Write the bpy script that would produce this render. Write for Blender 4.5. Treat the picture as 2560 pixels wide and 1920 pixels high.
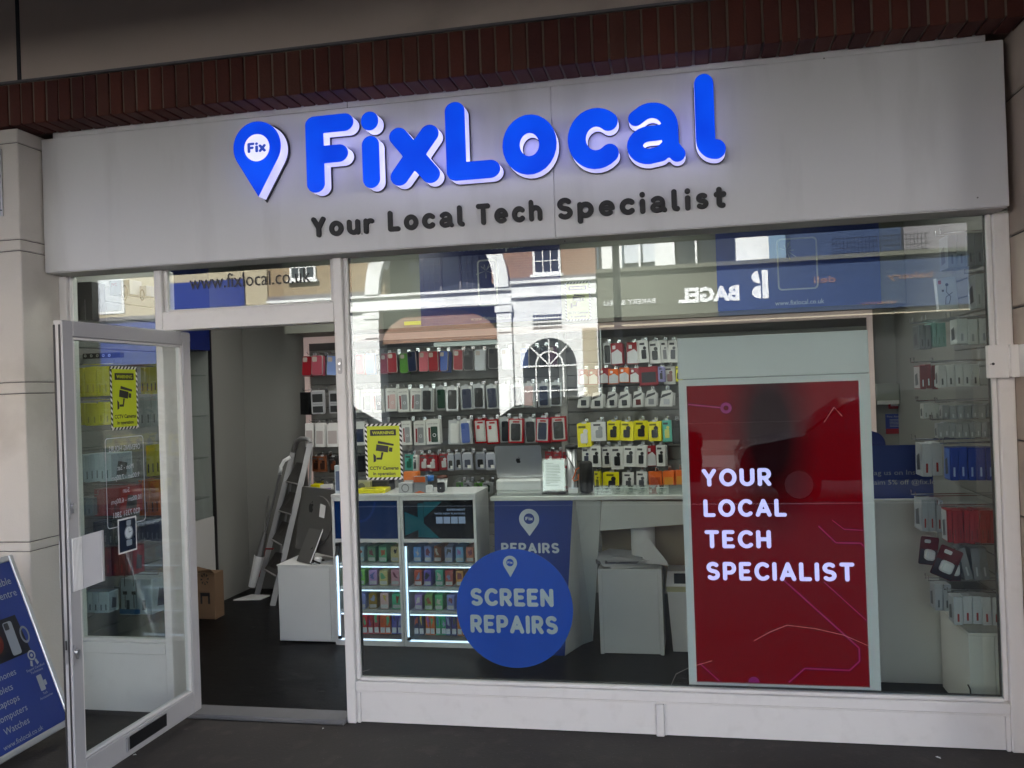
import bpy, math, random
import numpy as np
from mathutils import Vector, Matrix, geometry
random.seed(11)
R = random.uniform
for o in list(bpy.data.objects):
    bpy.data.objects.remove(o)
sc = bpy.context.scene
col = sc.collection
PI = math.pi

# ------------------------------------------------------------------ camera
FPX, YAW, PITCH, ROLL = 2181.8, .2006, .0064, -.0345       # solved from the photograph (2560 x 1920 px)
CAM = Vector((0, -4.3, 1.711))
_cy, _sy, _cp, _sp = math.cos(YAW), math.sin(YAW), math.cos(PITCH), math.sin(PITCH)
FW = Vector((-_sy*_cp, _cy*_cp, _sp)); RT0 = Vector((_cy, _sy, 0)); UP0 = RT0.cross(FW)
RT = RT0*math.cos(ROLL)+UP0*math.sin(ROLL); UP = UP0*math.cos(ROLL)-RT0*math.sin(ROLL)
cd = bpy.data.cameras.new('camera'); cam = bpy.data.objects.new('camera', cd); col.objects.link(cam)
m = Matrix((RT, UP, -FW)).transposed().to_4x4(); m.translation = CAM
cam.matrix_world = m
cd.sensor_width = 36; cd.lens = FPX/2560*36; cd.clip_start = .05; cd.clip_end = 400
sc.camera = cam

# ------------------------------------------------------------------ sky, sun, exposure
EXPO = 3.58
EX = 2**EXPO
SUN_EL, SUN_AZ = math.radians(46), math.radians(-14)       # the sun stands behind the shop
wd = bpy.data.worlds.new('World'); sc.world = wd; wd.use_nodes = True
nt = wd.node_tree; bg = nt.nodes['Background']
sky = nt.nodes.new('ShaderNodeTexSky'); sky.sky_type = 'NISHITA'; sky.sun_disc = False
sky.sun_elevation = SUN_EL; sky.sun_rotation = SUN_AZ
nt.links.new(sky.outputs[0], bg.inputs[0]); bg.inputs[1].default_value = .05
ld = bpy.data.lights.new('sun', 'SUN'); ld.energy = 4.2; ld.angle = math.radians(.5); ld.color = (1, .97, .935)
sun = bpy.data.objects.new('sun', ld); col.objects.link(sun)
_tr = Vector((-math.sin(SUN_AZ)*math.cos(SUN_EL), -math.cos(SUN_AZ)*math.cos(SUN_EL), -math.sin(SUN_EL)))
sun.rotation_euler = _tr.to_track_quat('-Z', 'Y').to_euler(); sun.location = (0, 12, 20)
sc.view_settings.view_transform = 'Standard'; sc.view_settings.look = 'None'
sc.view_settings.exposure = EXPO; sc.view_settings.gamma = 1
sc.view_settings.use_curve_mapping = False
sc.render.engine = 'CYCLES'
cy = sc.cycles
cy.use_denoising = True; cy.denoiser = 'OPENIMAGEDENOISE'
cy.max_bounces = 9; cy.diffuse_bounces = 5; cy.glossy_bounces = 4; cy.transmission_bounces = 4; cy.transparent_max_bounces = 24
cy.sample_clamp_indirect = 4; cy.caustics_reflective = False; cy.caustics_refractive = False

# ------------------------------------------------------------------ helpers
def at(px, py, x=None, y=None, z=None):
    """the point of a real plane (x=, y= or z=) that the photograph shows at a pixel"""
    d = FW+RT*((px-1280)/FPX)-UP*((py-960)/FPX)
    t = ((y-CAM.y)/d.y if y is not None else (z-CAM.z)/d.z if z is not None else (x-CAM.x)/d.x)
    return CAM+d*t
def lin(h):
    v = [int(h[i:i+2], 16)/255 for i in (0, 2, 4)]
    return tuple(c/12.92 if c <= .04045 else ((c+.055)/1.055)**2.4 for c in v)
MATS = {}
def mat(name, c, rough=.5, metal=0., var=.10, scale=9., bump=0., bscale=60., emit=0., spec=.5, stretch=None, dirt=None):
    """Principled material whose colour and gloss wander with two noises; emit = brightness as displayed"""
    if name in MATS: return MATS[name]
    if isinstance(c, str): c = lin(c)
    mt = bpy.data.materials.new(name); mt.use_nodes = True; MATS[name] = mt
    n = mt.node_tree.nodes; L = mt.node_tree.links.new; b = n['Principled BSDF']
    b.inputs['Roughness'].default_value = rough; b.inputs['Metallic'].default_value = metal
    b.inputs['Specular IOR Level'].default_value = spec
    b.inputs['Base Color'].default_value = (*c, 1)
    if var > 0 or bump > 0:
        g = n.new('ShaderNodeNewGeometry'); src = g.outputs['Position']
        if stretch:
            mp = n.new('ShaderNodeMapping'); L(src, mp.inputs[0]); mp.inputs['Scale'].default_value = stretch; src = mp.outputs[0]
    if var > 0:
        nz = n.new('ShaderNodeTexNoise'); L(src, nz.inputs['Vector']); nz.inputs['Scale'].default_value = scale
        nz.inputs['Detail'].default_value = 5; nz.inputs['Roughness'].default_value = .62
        mx = n.new('ShaderNodeMix'); mx.data_type = 'RGBA'
        mx.inputs[6].default_value = (*[v*(1-var) for v in c], 1); mx.inputs[7].default_value = (*[min(1, v*(1+var)) for v in c], 1)
        L(nz.outputs['Fac'], mx.inputs[0]); out = mx.outputs[2]
        if dirt:
            dcol, amount, dscale = dirt
            n2 = n.new('ShaderNodeTexNoise'); L(src, n2.inputs['Vector']); n2.inputs['Scale'].default_value = dscale; n2.inputs['Detail'].default_value = 8
            rp = n.new('ShaderNodeValToRGB'); rp.color_ramp.elements[0].position = .55; rp.color_ramp.elements[1].position = .78
            rp.color_ramp.elements[1].color = (amount, amount, amount, 1); L(n2.outputs['Fac'], rp.inputs[0])
            m2 = n.new('ShaderNodeMix'); m2.data_type = 'RGBA'; L(rp.outputs[0], m2.inputs[0]); L(out, m2.inputs[6]); m2.inputs[7].default_value = (*lin(dcol), 1)
            out = m2.outputs[2]
        L(out, b.inputs['Base Color'])
        mr = n.new('ShaderNodeMapRange'); mr.inputs[3].default_value = max(.03, rough-.07); mr.inputs[4].default_value = min(1, rough+.07)
        L(nz.outputs['Fac'], mr.inputs[0]); L(mr.outputs[0], b.inputs['Roughness'])
    if bump > 0:
        n3 = n.new('ShaderNodeTexNoise'); L(src, n3.inputs['Vector']); n3.inputs['Scale'].default_value = bscale; n3.inputs['Detail'].default_value = 6
        bp = n.new('ShaderNodeBump'); bp.inputs['Strength'].default_value = bump; bp.inputs['Distance'].default_value = .004
        L(n3.outputs['Fac'], bp.inputs['Height']); L(bp.outputs[0], b.inputs['Normal'])
    if emit:
        b.inputs['Emission Color'].default_value = (*c, 1); b.inputs['Emission Strength'].default_value = emit/EX
    return mt
def glass(name, r0, tint, rough=0.):
    mt = bpy.data.materials.new(name); mt.use_nodes = True; MATS[name] = mt
    n = mt.node_tree.nodes; L = mt.node_tree.links.new; n.remove(n['Principled BSDF'])
    lw = n.new('ShaderNodeLayerWeight'); lw.inputs[0].default_value = .5
    pw = n.new('ShaderNodeMath'); pw.operation = 'POWER'; L(lw.outputs['Facing'], pw.inputs[0]); pw.inputs[1].default_value = 5
    ma = n.new('ShaderNodeMath'); ma.operation = 'MULTIPLY_ADD'; L(pw.outputs[0], ma.inputs[0]); ma.inputs[1].default_value = 1-r0; ma.inputs[2].default_value = r0
    t = n.new('ShaderNodeBsdfTransparent'); t.inputs[0].default_value = (*tint, 1)
    g = n.new('ShaderNodeBsdfGlossy'); g.inputs['Roughness'].default_value = rough
    mx = n.new('ShaderNodeMixShader'); L(ma.outputs[0], mx.inputs[0]); L(t.outputs[0], mx.inputs[1]); L(g.outputs[0], mx.inputs[2])
    L(mx.outputs[0], n['Material Output'].inputs[0])
    return mt

class MB:
    """collects faces; one MB becomes one mesh"""
    def __init__(s): s.v = []; s.f = []
    def add(s, v, f):
        k = len(s.v); s.v += [tuple(p) for p in v]; s.f += [tuple(i+k for i in q) for q in f]; return s
    def box(s, x0, x1, y0, y1, z0, z1, b=0.):
        if x0 > x1: x0, x1 = x1, x0
        if y0 > y1: y0, y1 = y1, y0
        if z0 > z1: z0, z1 = z1, z0
        if b <= 0:
            return s.add([(x, y, z) for x in (x0, x1) for y in (y0, y1) for z in (z0, z1)],
                         [(0, 1, 3, 2), (4, 6, 7, 5), (0, 4, 5, 1), (2, 3, 7, 6), (0, 2, 6, 4), (1, 5, 7, 3)])
        lo, hi = (x0, y0, z0), (x1, y1, z1); V = []; I = {}
        for sx in (0, 1):
            for sy in (0, 1):
                for sz in (0, 1):
                    for a in range(3):                    # the corner's vertex on the face of axis a
                        p = []
                        for k, sg in enumerate((sx, sy, sz)):
                            q = hi[k] if sg else lo[k]
                            if k != a: q += -b if sg else b
                            p.append(q)
                        I[sx, sy, sz, a] = len(V); V.append(p)
        F = []
        for a in range(3):
            o1, o2 = (a+1) % 3, (a+2) % 3
            for sg in (0, 1):
                q = []
                for u, w in ((0, 0), (1, 0), (1, 1), (0, 1)):
                    c = [0, 0, 0]; c[a] = sg; c[o1] = u; c[o2] = w; q.append(I[(*c, a)])
                F.append(q if sg else q[::-1])
            for u in (0, 1):                              # edges along axis a
                for w in (0, 1):
                    c0 = [0, 0, 0]; c1 = [0, 0, 0]
                    c0[a] = 0; c1[a] = 1
                    for c in (c0, c1): c[o1] = u; c[o2] = w
                    q = [I[(*c0, o1)], I[(*c1, o1)], I[(*c1, o2)], I[(*c0, o2)]]
                    F.append(q if u != w else q[::-1])
        for sx in (0, 1):
            for sy in (0, 1):
                for sz in (0, 1):
                    q = [I[sx, sy, sz, a] for a in range(3)]
                    F.append(q if (sx+sy+sz) % 2 else q[::-1])
        return s.add(V, F)
    def cyl(s, p0, p1, r0, r1=None, n=10, caps=True):
        r1 = r0 if r1 is None else r1
        p0, p1 = Vector(p0), Vector(p1); d = (p1-p0).normalized()
        a = d.orthogonal().normalized(); b = d.cross(a)
        V = [p+(a*math.cos(t)+b*math.sin(t))*r for p, r in ((p0, r0), (p1, r1)) for t in [2*PI*i/n for i in range(n)]]
        F = [(i, (i+1) % n, n+(i+1) % n, n+i) for i in range(n)]
        if caps: F += [tuple(range(n))[::-1], tuple(range(n, 2*n))]
        return s.add(V, F)
    def tube(s, pts, r, n=8):
        pts = [Vector(p) for p in pts]; V = []; F = []; a = None
        for i, p in enumerate(pts):
            d = (pts[min(i+1, len(pts)-1)]-pts[max(i-1, 0)]).normalized()
            a = d.orthogonal().normalized() if a is None else (a-d*a.dot(d)).normalized()
            b = d.cross(a)
            V += [p+(a*math.cos(t)+b*math.sin(t))*r for t in [2*PI*k/n for k in range(n)]]
            if i: F += [((i-1)*n+k, (i-1)*n+(k+1) % n, i*n+(k+1) % n, i*n+k) for k in range(n)]
        F += [tuple(range(n))[::-1], tuple(range(len(V)-n, len(V)))]
        return s.add(V, F)
    def lathe(s, prof, c=(0, 0, 0), n=20):
        V = [(c[0]+r*math.cos(2*PI*k/n), c[1]+r*math.sin(2*PI*k/n), c[2]+z) for r, z in prof for k in range(n)]
        F = [(i*n+k, i*n+(k+1) % n, (i+1)*n+(k+1) % n, (i+1)*n+k) for i in range(len(prof)-1) for k in range(n)]
        F += [tuple(range(n))[::-1], tuple(range(len(V)-n, len(V)))]
        return s.add(V, F)
    def poly(s, loops, y0, y1=None, back=True):
        """2-D loops (outer + holes) in x,z: a flat sheet at y0, or a solid from y0 (front) to y1 (back)"""
        if isinstance(loops[0][0], (int, float)): loops = [loops]
        L = [[Vector((p[0], 0, p[1])) for p in l] for l in loops]
        fl = [p for l in L for p in l]; n = len(fl)
        T = geometry.tessellate_polygon(L)
        tri = []
        for t in T:
            a, b, c = (fl[i] for i in t)
            cr = (b-a).cross(c-a).y
            tri.append(t if cr < 0 else (t[0], t[2], t[1]))     # normal towards -y
        s.add([(p.x, y0, p.z) for p in fl], tri)
        if y1 is not None:
            if back: s.add([(p.x, y1, p.z) for p in fl], [(a, c, b) for a, b, c in tri])
            for l in L:
                ar = sum(l[i].x*l[(i+1) % len(l)].z-l[(i+1) % len(l)].x*l[i].z for i in range(len(l)))
                k = len(l); V = [(p.x, y0, p.z) for p in l]+[(p.x, y1, p.z) for p in l]
                outer = l is L[0] or all(l is not q for q in L[1:])
                F = []
                for i in range(k):
                    j = (i+1) % k; q = (i, k+i, k+j, j)
                    F.append(q if ar > 0 else q[::-1])
                s.add(V, F)
        return s
    def map(s, fn): s.v = [tuple(fn(Vector(p))) for p in s.v]; return s
    def mv(s, dx=0, dy=0, dz=0): s.v = [(a+dx, b+dy, c+dz) for a, b, c in s.v]; return s
def rr(x0, x1, z0, z1, r, n=4):
    P = []
    for cx, cz, a in ((x1-r, z1-r, 0), (x0+r, z1-r, PI/2), (x0+r, z0+r, PI), (x1-r, z0+r, 1.5*PI)):
        P += [(cx+r*math.cos(a+PI/2*i/n), cz+r*math.sin(a+PI/2*i/n)) for i in range(n+1)]
    return P
def ell(cx, cz, rx, rz=None, n=28): 
    rz = rx if rz is None else rz
    return [(cx+rx*math.cos(2*PI*i/n), cz+rz*math.sin(2*PI*i/n)) for i in range(n)]

WL = {}
def tag(o, lab=None, cat=None, grp=None, kind=None):
    for k, v in (('label', lab), ('category', cat), ('group', grp), ('kind', kind)):
        if v: o[k] = v
    return o
def meshof(name, mb, mt, smooth=False):
    me = bpy.data.meshes.new(name); me.from_pydata(mb.v, [], mb.f); me.validate()
    me.materials.append(MATS[mt] if isinstance(mt, str) else mt)
    if smooth: me.polygons.foreach_set('use_smooth', [True]*len(me.polygons))
    me.update(); return me
def ob(name, mb, mt, par=None, loc=(0, 0, 0), rot=(0, 0, 0), lab=None, cat=None, grp=None, kind=None, smooth=False):
    """mesh object; vertices local to loc/rot, which are relative to the parent"""
    me = mb if isinstance(mb, bpy.types.Mesh) else meshof(name, mb, mt, smooth)
    o = bpy.data.objects.new(name, me); col.objects.link(o); o.location = loc; o.rotation_euler = rot
    if par: o.parent = par
    WL[o] = Vector(loc)+(WL[par] if par else Vector((0, 0, 0)))
    return tag(o, lab, cat, grp, kind)
def wb(name, mb, mt, par=None, smooth=False, **k):
    """the same, vertices in world coordinates (unrotated parents only)"""
    if par: off = WL[par]
    else:
        a = np.array(mb.v); lo, hi = a.min(0), a.max(0); off = Vector(((lo[0]+hi[0])/2, (lo[1]+hi[1])/2, lo[2]))
    mb.mv(-off.x, -off.y, -off.z)
    o = ob(name, mb, mt, par, (0, 0, 0) if par else off, smooth=smooth, **k); WL[o] = off
    return o
def thing(name, loc, lab, cat, grp=None, rot=(0, 0, 0), kind=None):
    o = bpy.data.objects.new(name, None); col.objects.link(o); o.location = loc; o.rotation_euler = rot; o.empty_display_size = .05
    WL[o] = Vector(loc); return tag(o, lab, cat, grp, kind)
def BX(*a, b=0.): return MB().box(*a, b=b)

# ---- rounded lettering: strokes thickened to outlines (distance field + marching squares)
def arc(cx, cz, rx, rz, a0, a1, n=14):
    return [(cx+rx*math.cos(math.radians(a0+(a1-a0)*i/n)), cz+rz*math.sin(math.radians(a0+(a1-a0)*i/n))) for i in range(n+1)]
b_, t_, x_ = .115, .885, .63
GL = {
 'F': ([[(b_, b_), (b_, t_), (.5, t_)], [(b_, .49), (.42, .49)]], .62),
 'i': ([[(b_, b_), (b_, .56)], [(b_, .86), (b_, .875)]], .23),
 'x': ([[(b_, b_), (.5, x_)], [(b_, x_), (.5, b_)]], .615),
 'L': ([[(b_, t_), (b_, b_), (.5, b_)]], .615),
 'o': ([arc(.36, .375, .245, .26, 0, 360, 26)], .72),
 'c': ([arc(.36, .375, .245, .26, 48, 312, 22)], .66),
 'a': ([[(.14, .575)]+arc(.32, .44, .215, .215, 118, 0, 12)+[(.535, .2), (.61, .1)], [(.535, .385), (.36, .375)]+arc(.285, .237, .17, .138, 90, 270, 12)+[(.42, .12), (.535, .22)]], .7),
 'l': ([[(b_, t_), (b_, .24)]+arc(.235, .235, .12, .12, 180, 270, 6)], .36),
 'Y': ([[(b_, t_), (.36, .46), (.605, t_)], [(.36, .46), (.36, b_)]], .72),
 'u': ([[(b_, x_), (b_, .33)]+arc(.33, .33, .215, .215, 180, 360, 12)+[(.545, x_)], [(.545, .4), (.545, b_)]], .66),
 'r': ([[(b_, x_), (b_, b_)], [(b_, .38)]+arc(.345, .4, .23, .22, 160, 75, 7)], .5),
 'T': ([[(b_, t_), (.6, t_)], [(.357, t_), (.357, b_)]], .715),
 'e': ([[(.13, .385), (.6, .385)]+arc(.36, .375, .245, .26, 2, 310, 24)], .71),
 'h': ([[(b_, t_), (b_, b_)], arc(.33, .4, .215, .225, 180, 0, 12)+[(.545, b_)]], .66),
 'S': ([arc(.345, .695, .215, .19, 40, 270, 14)+arc(.345, .305, .225, .19, 90, -140, 14)], .69),
 's': ([arc(.28, .51, .15, .125, 40, 270, 10)+arc(.28, .245, .16, .13, 90, -140, 10)], .56),
 'p': ([[(b_, x_), (b_, -.13)], arc(.355, .375, .24, .26, 0, 360, 24)], .71),
 't': ([[(.22, .83), (.22, .25)]+arc(.34, .24, .12, .125, 180, 280, 6), [(b_, .62), (.4, .62)]], .48),
 'O': ([arc(.43, .5, .315, .385, 0, 360, 30)], .86),
 'U': ([[(b_, t_), (b_, .4)]+arc(.37, .375, .255, .26, 180, 360, 14)+[(.625, t_)]], .74),
 'R': ([[(b_, b_), (b_, t_), (.34, t_)]+arc(.36, .67, .19, .215, 90, -90, 12)+[(b_, .455)], [(.33, .455), (.55, b_)]], .68),
 'P': ([[(b_, b_), (b_, t_), (.34, t_)]+arc(.36, .655, .2, .23, 90, -90, 12)+[(b_, .425)]], .67),
 'C': ([arc(.42, .5, .305, .385, 50, 310, 24)], .74),
 'A': ([[(b_, b_), (.4, t_), (.685, b_)], [(.23, .33), (.57, .33)]], .8),
 'E': ([[(.5, t_), (b_, t_), (b_, b_), (.5, b_)], [(b_, .5), (.43, .5)]], .62),
 'H': ([[(b_, b_), (b_, t_)], [(.6, b_), (.6, t_)], [(b_, .5), (.6, .5)]], .715),
 'I': ([[(b_, b_), (b_, t_)]], .23),
 'N': ([[(b_, b_), (b_, t_), (.6, b_), (.6, t_)]], .715),
 'M': ([[(b_, b_), (b_, t_), (.42, .35), (.72, t_), (.72, b_)]], .83),
 'B': ([[(b_, b_), (b_, t_), (.34, t_)]+arc(.34, .7, .17, .185, 90, -90, 8)+[(b_, .515)], [(.34, .515)]+arc(.36, .315, .19, .2, 90, -90, 8)+[(b_, b_)]], .66),
}
_gc = {}
def contours(strokes, hw, step=.022):
    seg = np.array([(*s[i], *s[i+1]) for s in strokes for i in range(len(s)-1)])
    x0, x1 = seg[:, [0, 2]].min()-hw-.05, seg[:, [0, 2]].max()+hw+.05
    z0, z1 = seg[:, [1, 3]].min()-hw-.05, seg[:, [1, 3]].max()+hw+.05
    X = np.arange(x0, x1+step, step); Z = np.arange(z0, z1+step, step)
    P = np.stack(np.meshgrid(X, Z, indexing='ij'), -1).reshape(-1, 1, 2)
    A = seg[None, :, :2]; D = seg[None, :, 2:]-A; L2 = (D**2).sum(-1)+1e-12
    t = np.clip(((P-A)*D).sum(-1)/L2, 0, 1)[..., None]
    d = np.sqrt((((P-A)-t*D)**2).sum(-1)).min(1).reshape(len(X), len(Z))-hw
    return march(d, X, Z)
def march(d, X, Z):
    """closed loops of the zero level of d on the grid X, Z"""
    nxt = {}
    def cut(i, j, k, l):
        a, b = d[i, j], d[k, l]; t = a/(a-b)
        return (X[i]+(X[k]-X[i])*t, Z[j]+(Z[l]-Z[j])*t)
    pts = {}
    for i in range(len(X)-1):
        for j in range(len(Z)-1):
            c = [(i, j), (i+1, j), (i+1, j+1), (i, j+1)]; ins = [d[p] < 0 for p in c]
            if all(ins) or not any(ins): continue
            ed = []
            for k in range(4):
                p, q = c[k], c[(k+1) % 4]
                if ins[k] != ins[(k+1) % 4]:
                    key = (min(p, q), max(p, q)); pts[key] = cut(*key[0], *key[1]); ed.append((key, ins[k]))
            outs = [e for e, f in ed if f]; inn = [e for e, f in ed if not f]
            for a, b in zip(outs, inn): nxt[a] = b
    loops = []
    while nxt:
        s0, cur = next(iter(nxt.items())); lp = [pts[s0]]; del nxt[s0]
        while cur != s0 and cur in nxt:
            lp.append(pts[cur]); n = nxt[cur]; del nxt[cur]; cur = n
        out = []
        for k, p in enumerate(lp):                       # drop points on straight runs
            a, c = (out[-1] if out else lp[k-1]), lp[(k+1) % len(lp)]
            ar = abs((p[0]-a[0])*(c[1]-a[1])-(c[0]-a[0])*(p[1]-a[1]))
            if ar > 2.2e-5*(1 if True else 1) or math.hypot(p[0]-a[0], p[1]-a[1]) > .2: out.append(p)
        if len(out) > 5: loops.append(out)
    loops.sort(key=lambda l: -(max(p[0] for p in l)-min(p[0] for p in l))*(max(p[1] for p in l)-min(p[1] for p in l)))
    return loops
def glyph(ch, hw=.115):
    if ch in 'aes': hw = min(hw, .102)
    if (ch, hw) not in _gc:
        st, w = GL[ch]; L = contours(st, hw)
        if ch == 'i':      # stem and dot are two solids
            _gc[ch, hw] = ([[l] for l in L], w)
        else: _gc[ch, hw] = ([L], w)
    return _gc[ch, hw]
def rtext(s, x0, x1, z0, cap, hw=.1, gap=.1, space=.42):
    """rounded text fitted between x0 and x1 on baseline z0; yields (char, [solids])"""
    w = 0
    for c in s: w += space if c == ' ' else glyph(c, hw)[1]+gap
    w -= gap; k = (x1-x0)/w; x = x0; res = []
    for c in s:
        if c == ' ': x += space*k; continue
        sol, gw = glyph(c, hw)
        res.append((c, [[[(x+p[0]*k, z0+p[1]*cap) for p in l] for l in so] for so in sol])); x += (gw+gap)*k
    return res
def rmesh(s, x0, x1, z0, cap, y0, y1=None, hw=.1, gap=.1, mb=None):
    mb = mb or MB()
    for c, sol in rtext(s, x0, x1, z0, cap, hw, gap):
        for so in sol: mb.poly(so, y0, y1, back=False)
    return mb
# ---- plain lettering: Blender's built-in face, as flat mesh
_tc = {}
def btext(s, x0, z0, h=None, w=None, y=0., mb=None, bold=0., flip=False, center=False):
    """flat text in x,z at depth y; fitted to height of one line h (cap height) and/or width w"""
    mb = mb or MB(); key = (s, bold)
    if key not in _tc:
        cu = bpy.data.curves.new('t', 'FONT'); cu.body = s; cu.size = 1; cu.resolution_u = 2; cu.offset = bold; cu.fill_mode = 'FRONT'
        o = bpy.data.objects.new('t', cu); col.objects.link(o)
        dg = bpy.context.evaluated_depsgraph_get(); me = bpy.data.meshes.new_from_object(o.evaluated_get(dg))
        v = np.array([tuple(q.co)[:2] for q in me.vertices]); f = [tuple(p.vertices) for p in me.polygons]
        bpy.data.objects.remove(o); bpy.data.curves.remove(cu); bpy.data.meshes.remove(me)
        v[:, 0] -= v[:, 0].min(); _tc[key] = (v, f, v[:, 0].max())
    v, f, W = _tc[key]; cap = .7
    kz = (h/cap) if h else w/W
    kx = (w/W) if w else kz
    if not h: kz = kx
    V = []
    for a, b in v:
        X = a*kx
        if flip: X = W*kx-X
        if center: X -= W*kx/2
        V.append((x0+X, y, z0+b*kz))
    F = []
    for q in f:
        p, r, t = (Vector(V[i]) for i in q[:3])
        F.append(q if (r-p).cross(t-p).y < 0 else q[::-1])
    return mb.add(V, F)
def pin(cx, z0, w, h, hole=True, n=20):
    """map-pin outline: round head, pointed foot"""
    r = w/2; cz = z0+h-r; dd = cz-z0; a = math.asin(min(.98, r/dd))
    P = [(cx, z0)]+[(cx+r*math.cos(t), cz+r*math.sin(t)) for t in [-a+(PI+2*a)*i/n for i in range(n+1)]]
    L = [P]
    if hole: L.append([(cx+r*.52*math.cos(2*PI*i/n), cz+r*.04+r*.52*math.sin(2*PI*i/n)) for i in range(n)][::-1])
    return L, (cx, cz+r*.04, r*.52)
# ------------------------------------------------------------------ materials
mat('render_beige', (.62, .52, .44), .85, var=.07, scale=1.3, bump=.25, bscale=140, dirt=('3a2f2a', .35, 1.6))
mat('stone_cream', (.65, .605, .555), .85, var=.06, scale=2.5, bump=.4, bscale=110, dirt=('857a6e', .35, 2.3))
mat('stone_tan', (.42, .345, .29), .8, var=.10, scale=3, bump=.25, bscale=90, dirt=('4a372b', .4, 3))
for k, c in enumerate(((.085, .019, .012), (.105, .024, .014), (.07, .015, .011), (.095, .028, .018))):
    mat('brick_red%d' % k, c, .8, var=.22, scale=30, bump=.5, bscale=120)
mat('mortar', (.20, .15, .115), .95, var=.15, scale=40, bump=.4, bscale=200)
mat('lead', (.16, .15, .16), .6, var=.1)
mat('fascia_white', (.69, .685, .69), .42, var=.03, scale=1.1, bump=.05, bscale=2.2, stretch=(1.6, 1, .3), dirt=('86827e', .30, 2.6))
mat('paint_white', (.76, .735, .715), .42, var=.04, scale=5, bump=.06, bscale=35, dirt=('a8a098', .16, 13))
mat('paint_white_darkened', (.47, .455, .46), .45, var=.05, scale=5, bump=.05, bscale=40)  # white paint darkened: the door's shaded side is put into the colour
mat('seal_dark', (.03, .028, .03), .6, var=.2, scale=40)
mat('pavement', (.031, .026, .023), .75, var=.3, scale=2.2, bump=.35, bscale=55, dirt=('5a5048', .35, 9))
mat('asphalt', (.05, .049, .048), .85, var=.2, scale=3, bump=.3, bscale=70)
mat('soffit', (.15, .135, .115), .85, var=.08, scale=1.5)
mat('threshold_metal', (.20, .20, .21), .5, .5, var=.2, scale=14)
mat('steel', (.55, .55, .56), .32, .9, var=.1, scale=30)
mat('chrome', (.6, .6, .62), .2, 1., var=.05)
mat('alu', (.60, .60, .62), .38, .85, var=.06, scale=20)
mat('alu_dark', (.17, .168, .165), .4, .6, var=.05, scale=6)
mat('letter_face', (.002, .055, .74), .45, var=0, emit=.86)
mat('letter_side', (.60, .60, 1.0), .5, var=0, emit=.85)
mat('letter_lamp_white', (.80, .80, 1.0), .5, var=0, emit=.78)
mat('letter_print_blue', (.01, .06, .5), .5, var=0, emit=.6)
mat('letter_tray', (.012, .012, .016), .5, var=.1)
mat('letter_black', (.022, .021, .021), .6, var=.1, scale=20)
mat('vinyl_black', (.012, .012, .014), .45, var=0)
mat('vinyl_white', (.50, .54, .60), .5, var=.03)
mat('vinyl_white_dim', (.34, .36, .40), .5, var=.03)
mat('vinyl_blue', (.0, .07, .52), .45, var=.04, scale=2)
mat('panel_navy', (.012, .036, .22), .4, var=.05, scale=2)
mat('panel_navy_deep', (.007, .016, .12), .35, var=.05, scale=2)
mat('sticker_yellow', (.52, .60, .015), .5, var=.03)
mat('sticker_yellow_pale', (.55, .58, .22), .5, var=.03)  # sticker yellow paled: the reflection washing over it is put into the colour
mat('sticker_black', (.014, .014, .014), .5, var=0)
mat('sticker_white', (.72, .72, .70), .5, var=0)
glass('window_glass', .062, (.90, .945, .925))
glass('cabinet_glass', .05, (.93, .96, .95))
glass('clear_plastic', .09, (.86, .88, .88), .08)
glass('door_glass', .03, (.93, .96, .95))
mat('floor_vinyl', (.0045, .0045, .005), .3, var=.3, scale=6, bump=.5, bscale=90, spec=.1, stretch=(1, 4, 1))
mat('wall_inner', (.22, .22, .205), .75, var=.03, scale=2)
mat('wall_white', (.42, .415, .40), .6, var=.03, scale=2)
mat('bulkhead_grey', (.19, .20, .17), .6, var=.03)
mat('ceiling_inner', (.32, .32, .31), .8, var=.03)
mat('slat_grey', (.21, .21, .20), .55, var=.04, scale=5)
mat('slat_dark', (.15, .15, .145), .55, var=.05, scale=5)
mat('ladder_alu', (.36, .36, .36), .45, .2, var=.08, scale=12)
mat('slat_groove', (.10, .10, .10), .5, var=.1)
mat('led_frame_pink', (.62, .47, .43), .5, var=.04, emit=.28)
mat('lamp_panel', (1., .96, .90), .5, var=0, emit=13.5)
mat('melamine', (.60, .61, .61), .42, var=.03, scale=4)
mat('melamine_edge', (.33, .33, .34), .5, var=.05)
mat('counter_white', (.62, .63, .60), .4, var=.04, scale=3)
mat('screen_off', (.006, .01, .03), .12, var=0)
mat('screen_navy', (.0, .012, .06), .15, var=0, emit=.35)
mat('screen_teal', (.0, .030, .040), .15, var=0, emit=.9)
mat('screen_text', (.12, .16, .24), .3, var=0, emit=.7)
mat('screen_black', (.004, .005, .007), .12, var=0)
mat('led_strip', (.62, .78, 1.), .5, var=0, emit=2.2)
mat('display_case', (.68, .69, .72), .38, var=.02, scale=2)
mat('screen_red', (.135, .001, .004), .3, var=0, emit=.95)
mat('screen_red_dark', (.02, .002, .004), .3, var=0, emit=.8)
mat('screen_magenta', (.11, .003, .075), .3, var=0, emit=.85)
mat('screen_letters', (.52, .50, .98), .3, var=0, emit=1.0)
mat('black_plastic', (.012, .012, .013), .4, var=.1)
mat('black_satin', (.006, .006, .007), .55, var=.1)
mat('black_rubber', (.022, .021, .02), .8, var=.2, scale=60)
mat('white_plastic', (.70, .71, .71), .35, var=.02)
mat('paper_white', (.70, .70, .70), .8, var=.03)
mat('paper_print', (.16, .16, .18), .8, var=0)
mat('cardboard', (.15, .09, .05), .85, var=.1, scale=12)
mat('board_tan', (.36, .29, .20), .8, var=.05)
mat('orange_strap', (.75, .16, .03), .6, var=.05)
mat('water_blue', (.03, .16, .5), .4, var=0)
mat('cup_brown', (.10, .03, .02), .5, var=0)
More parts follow.
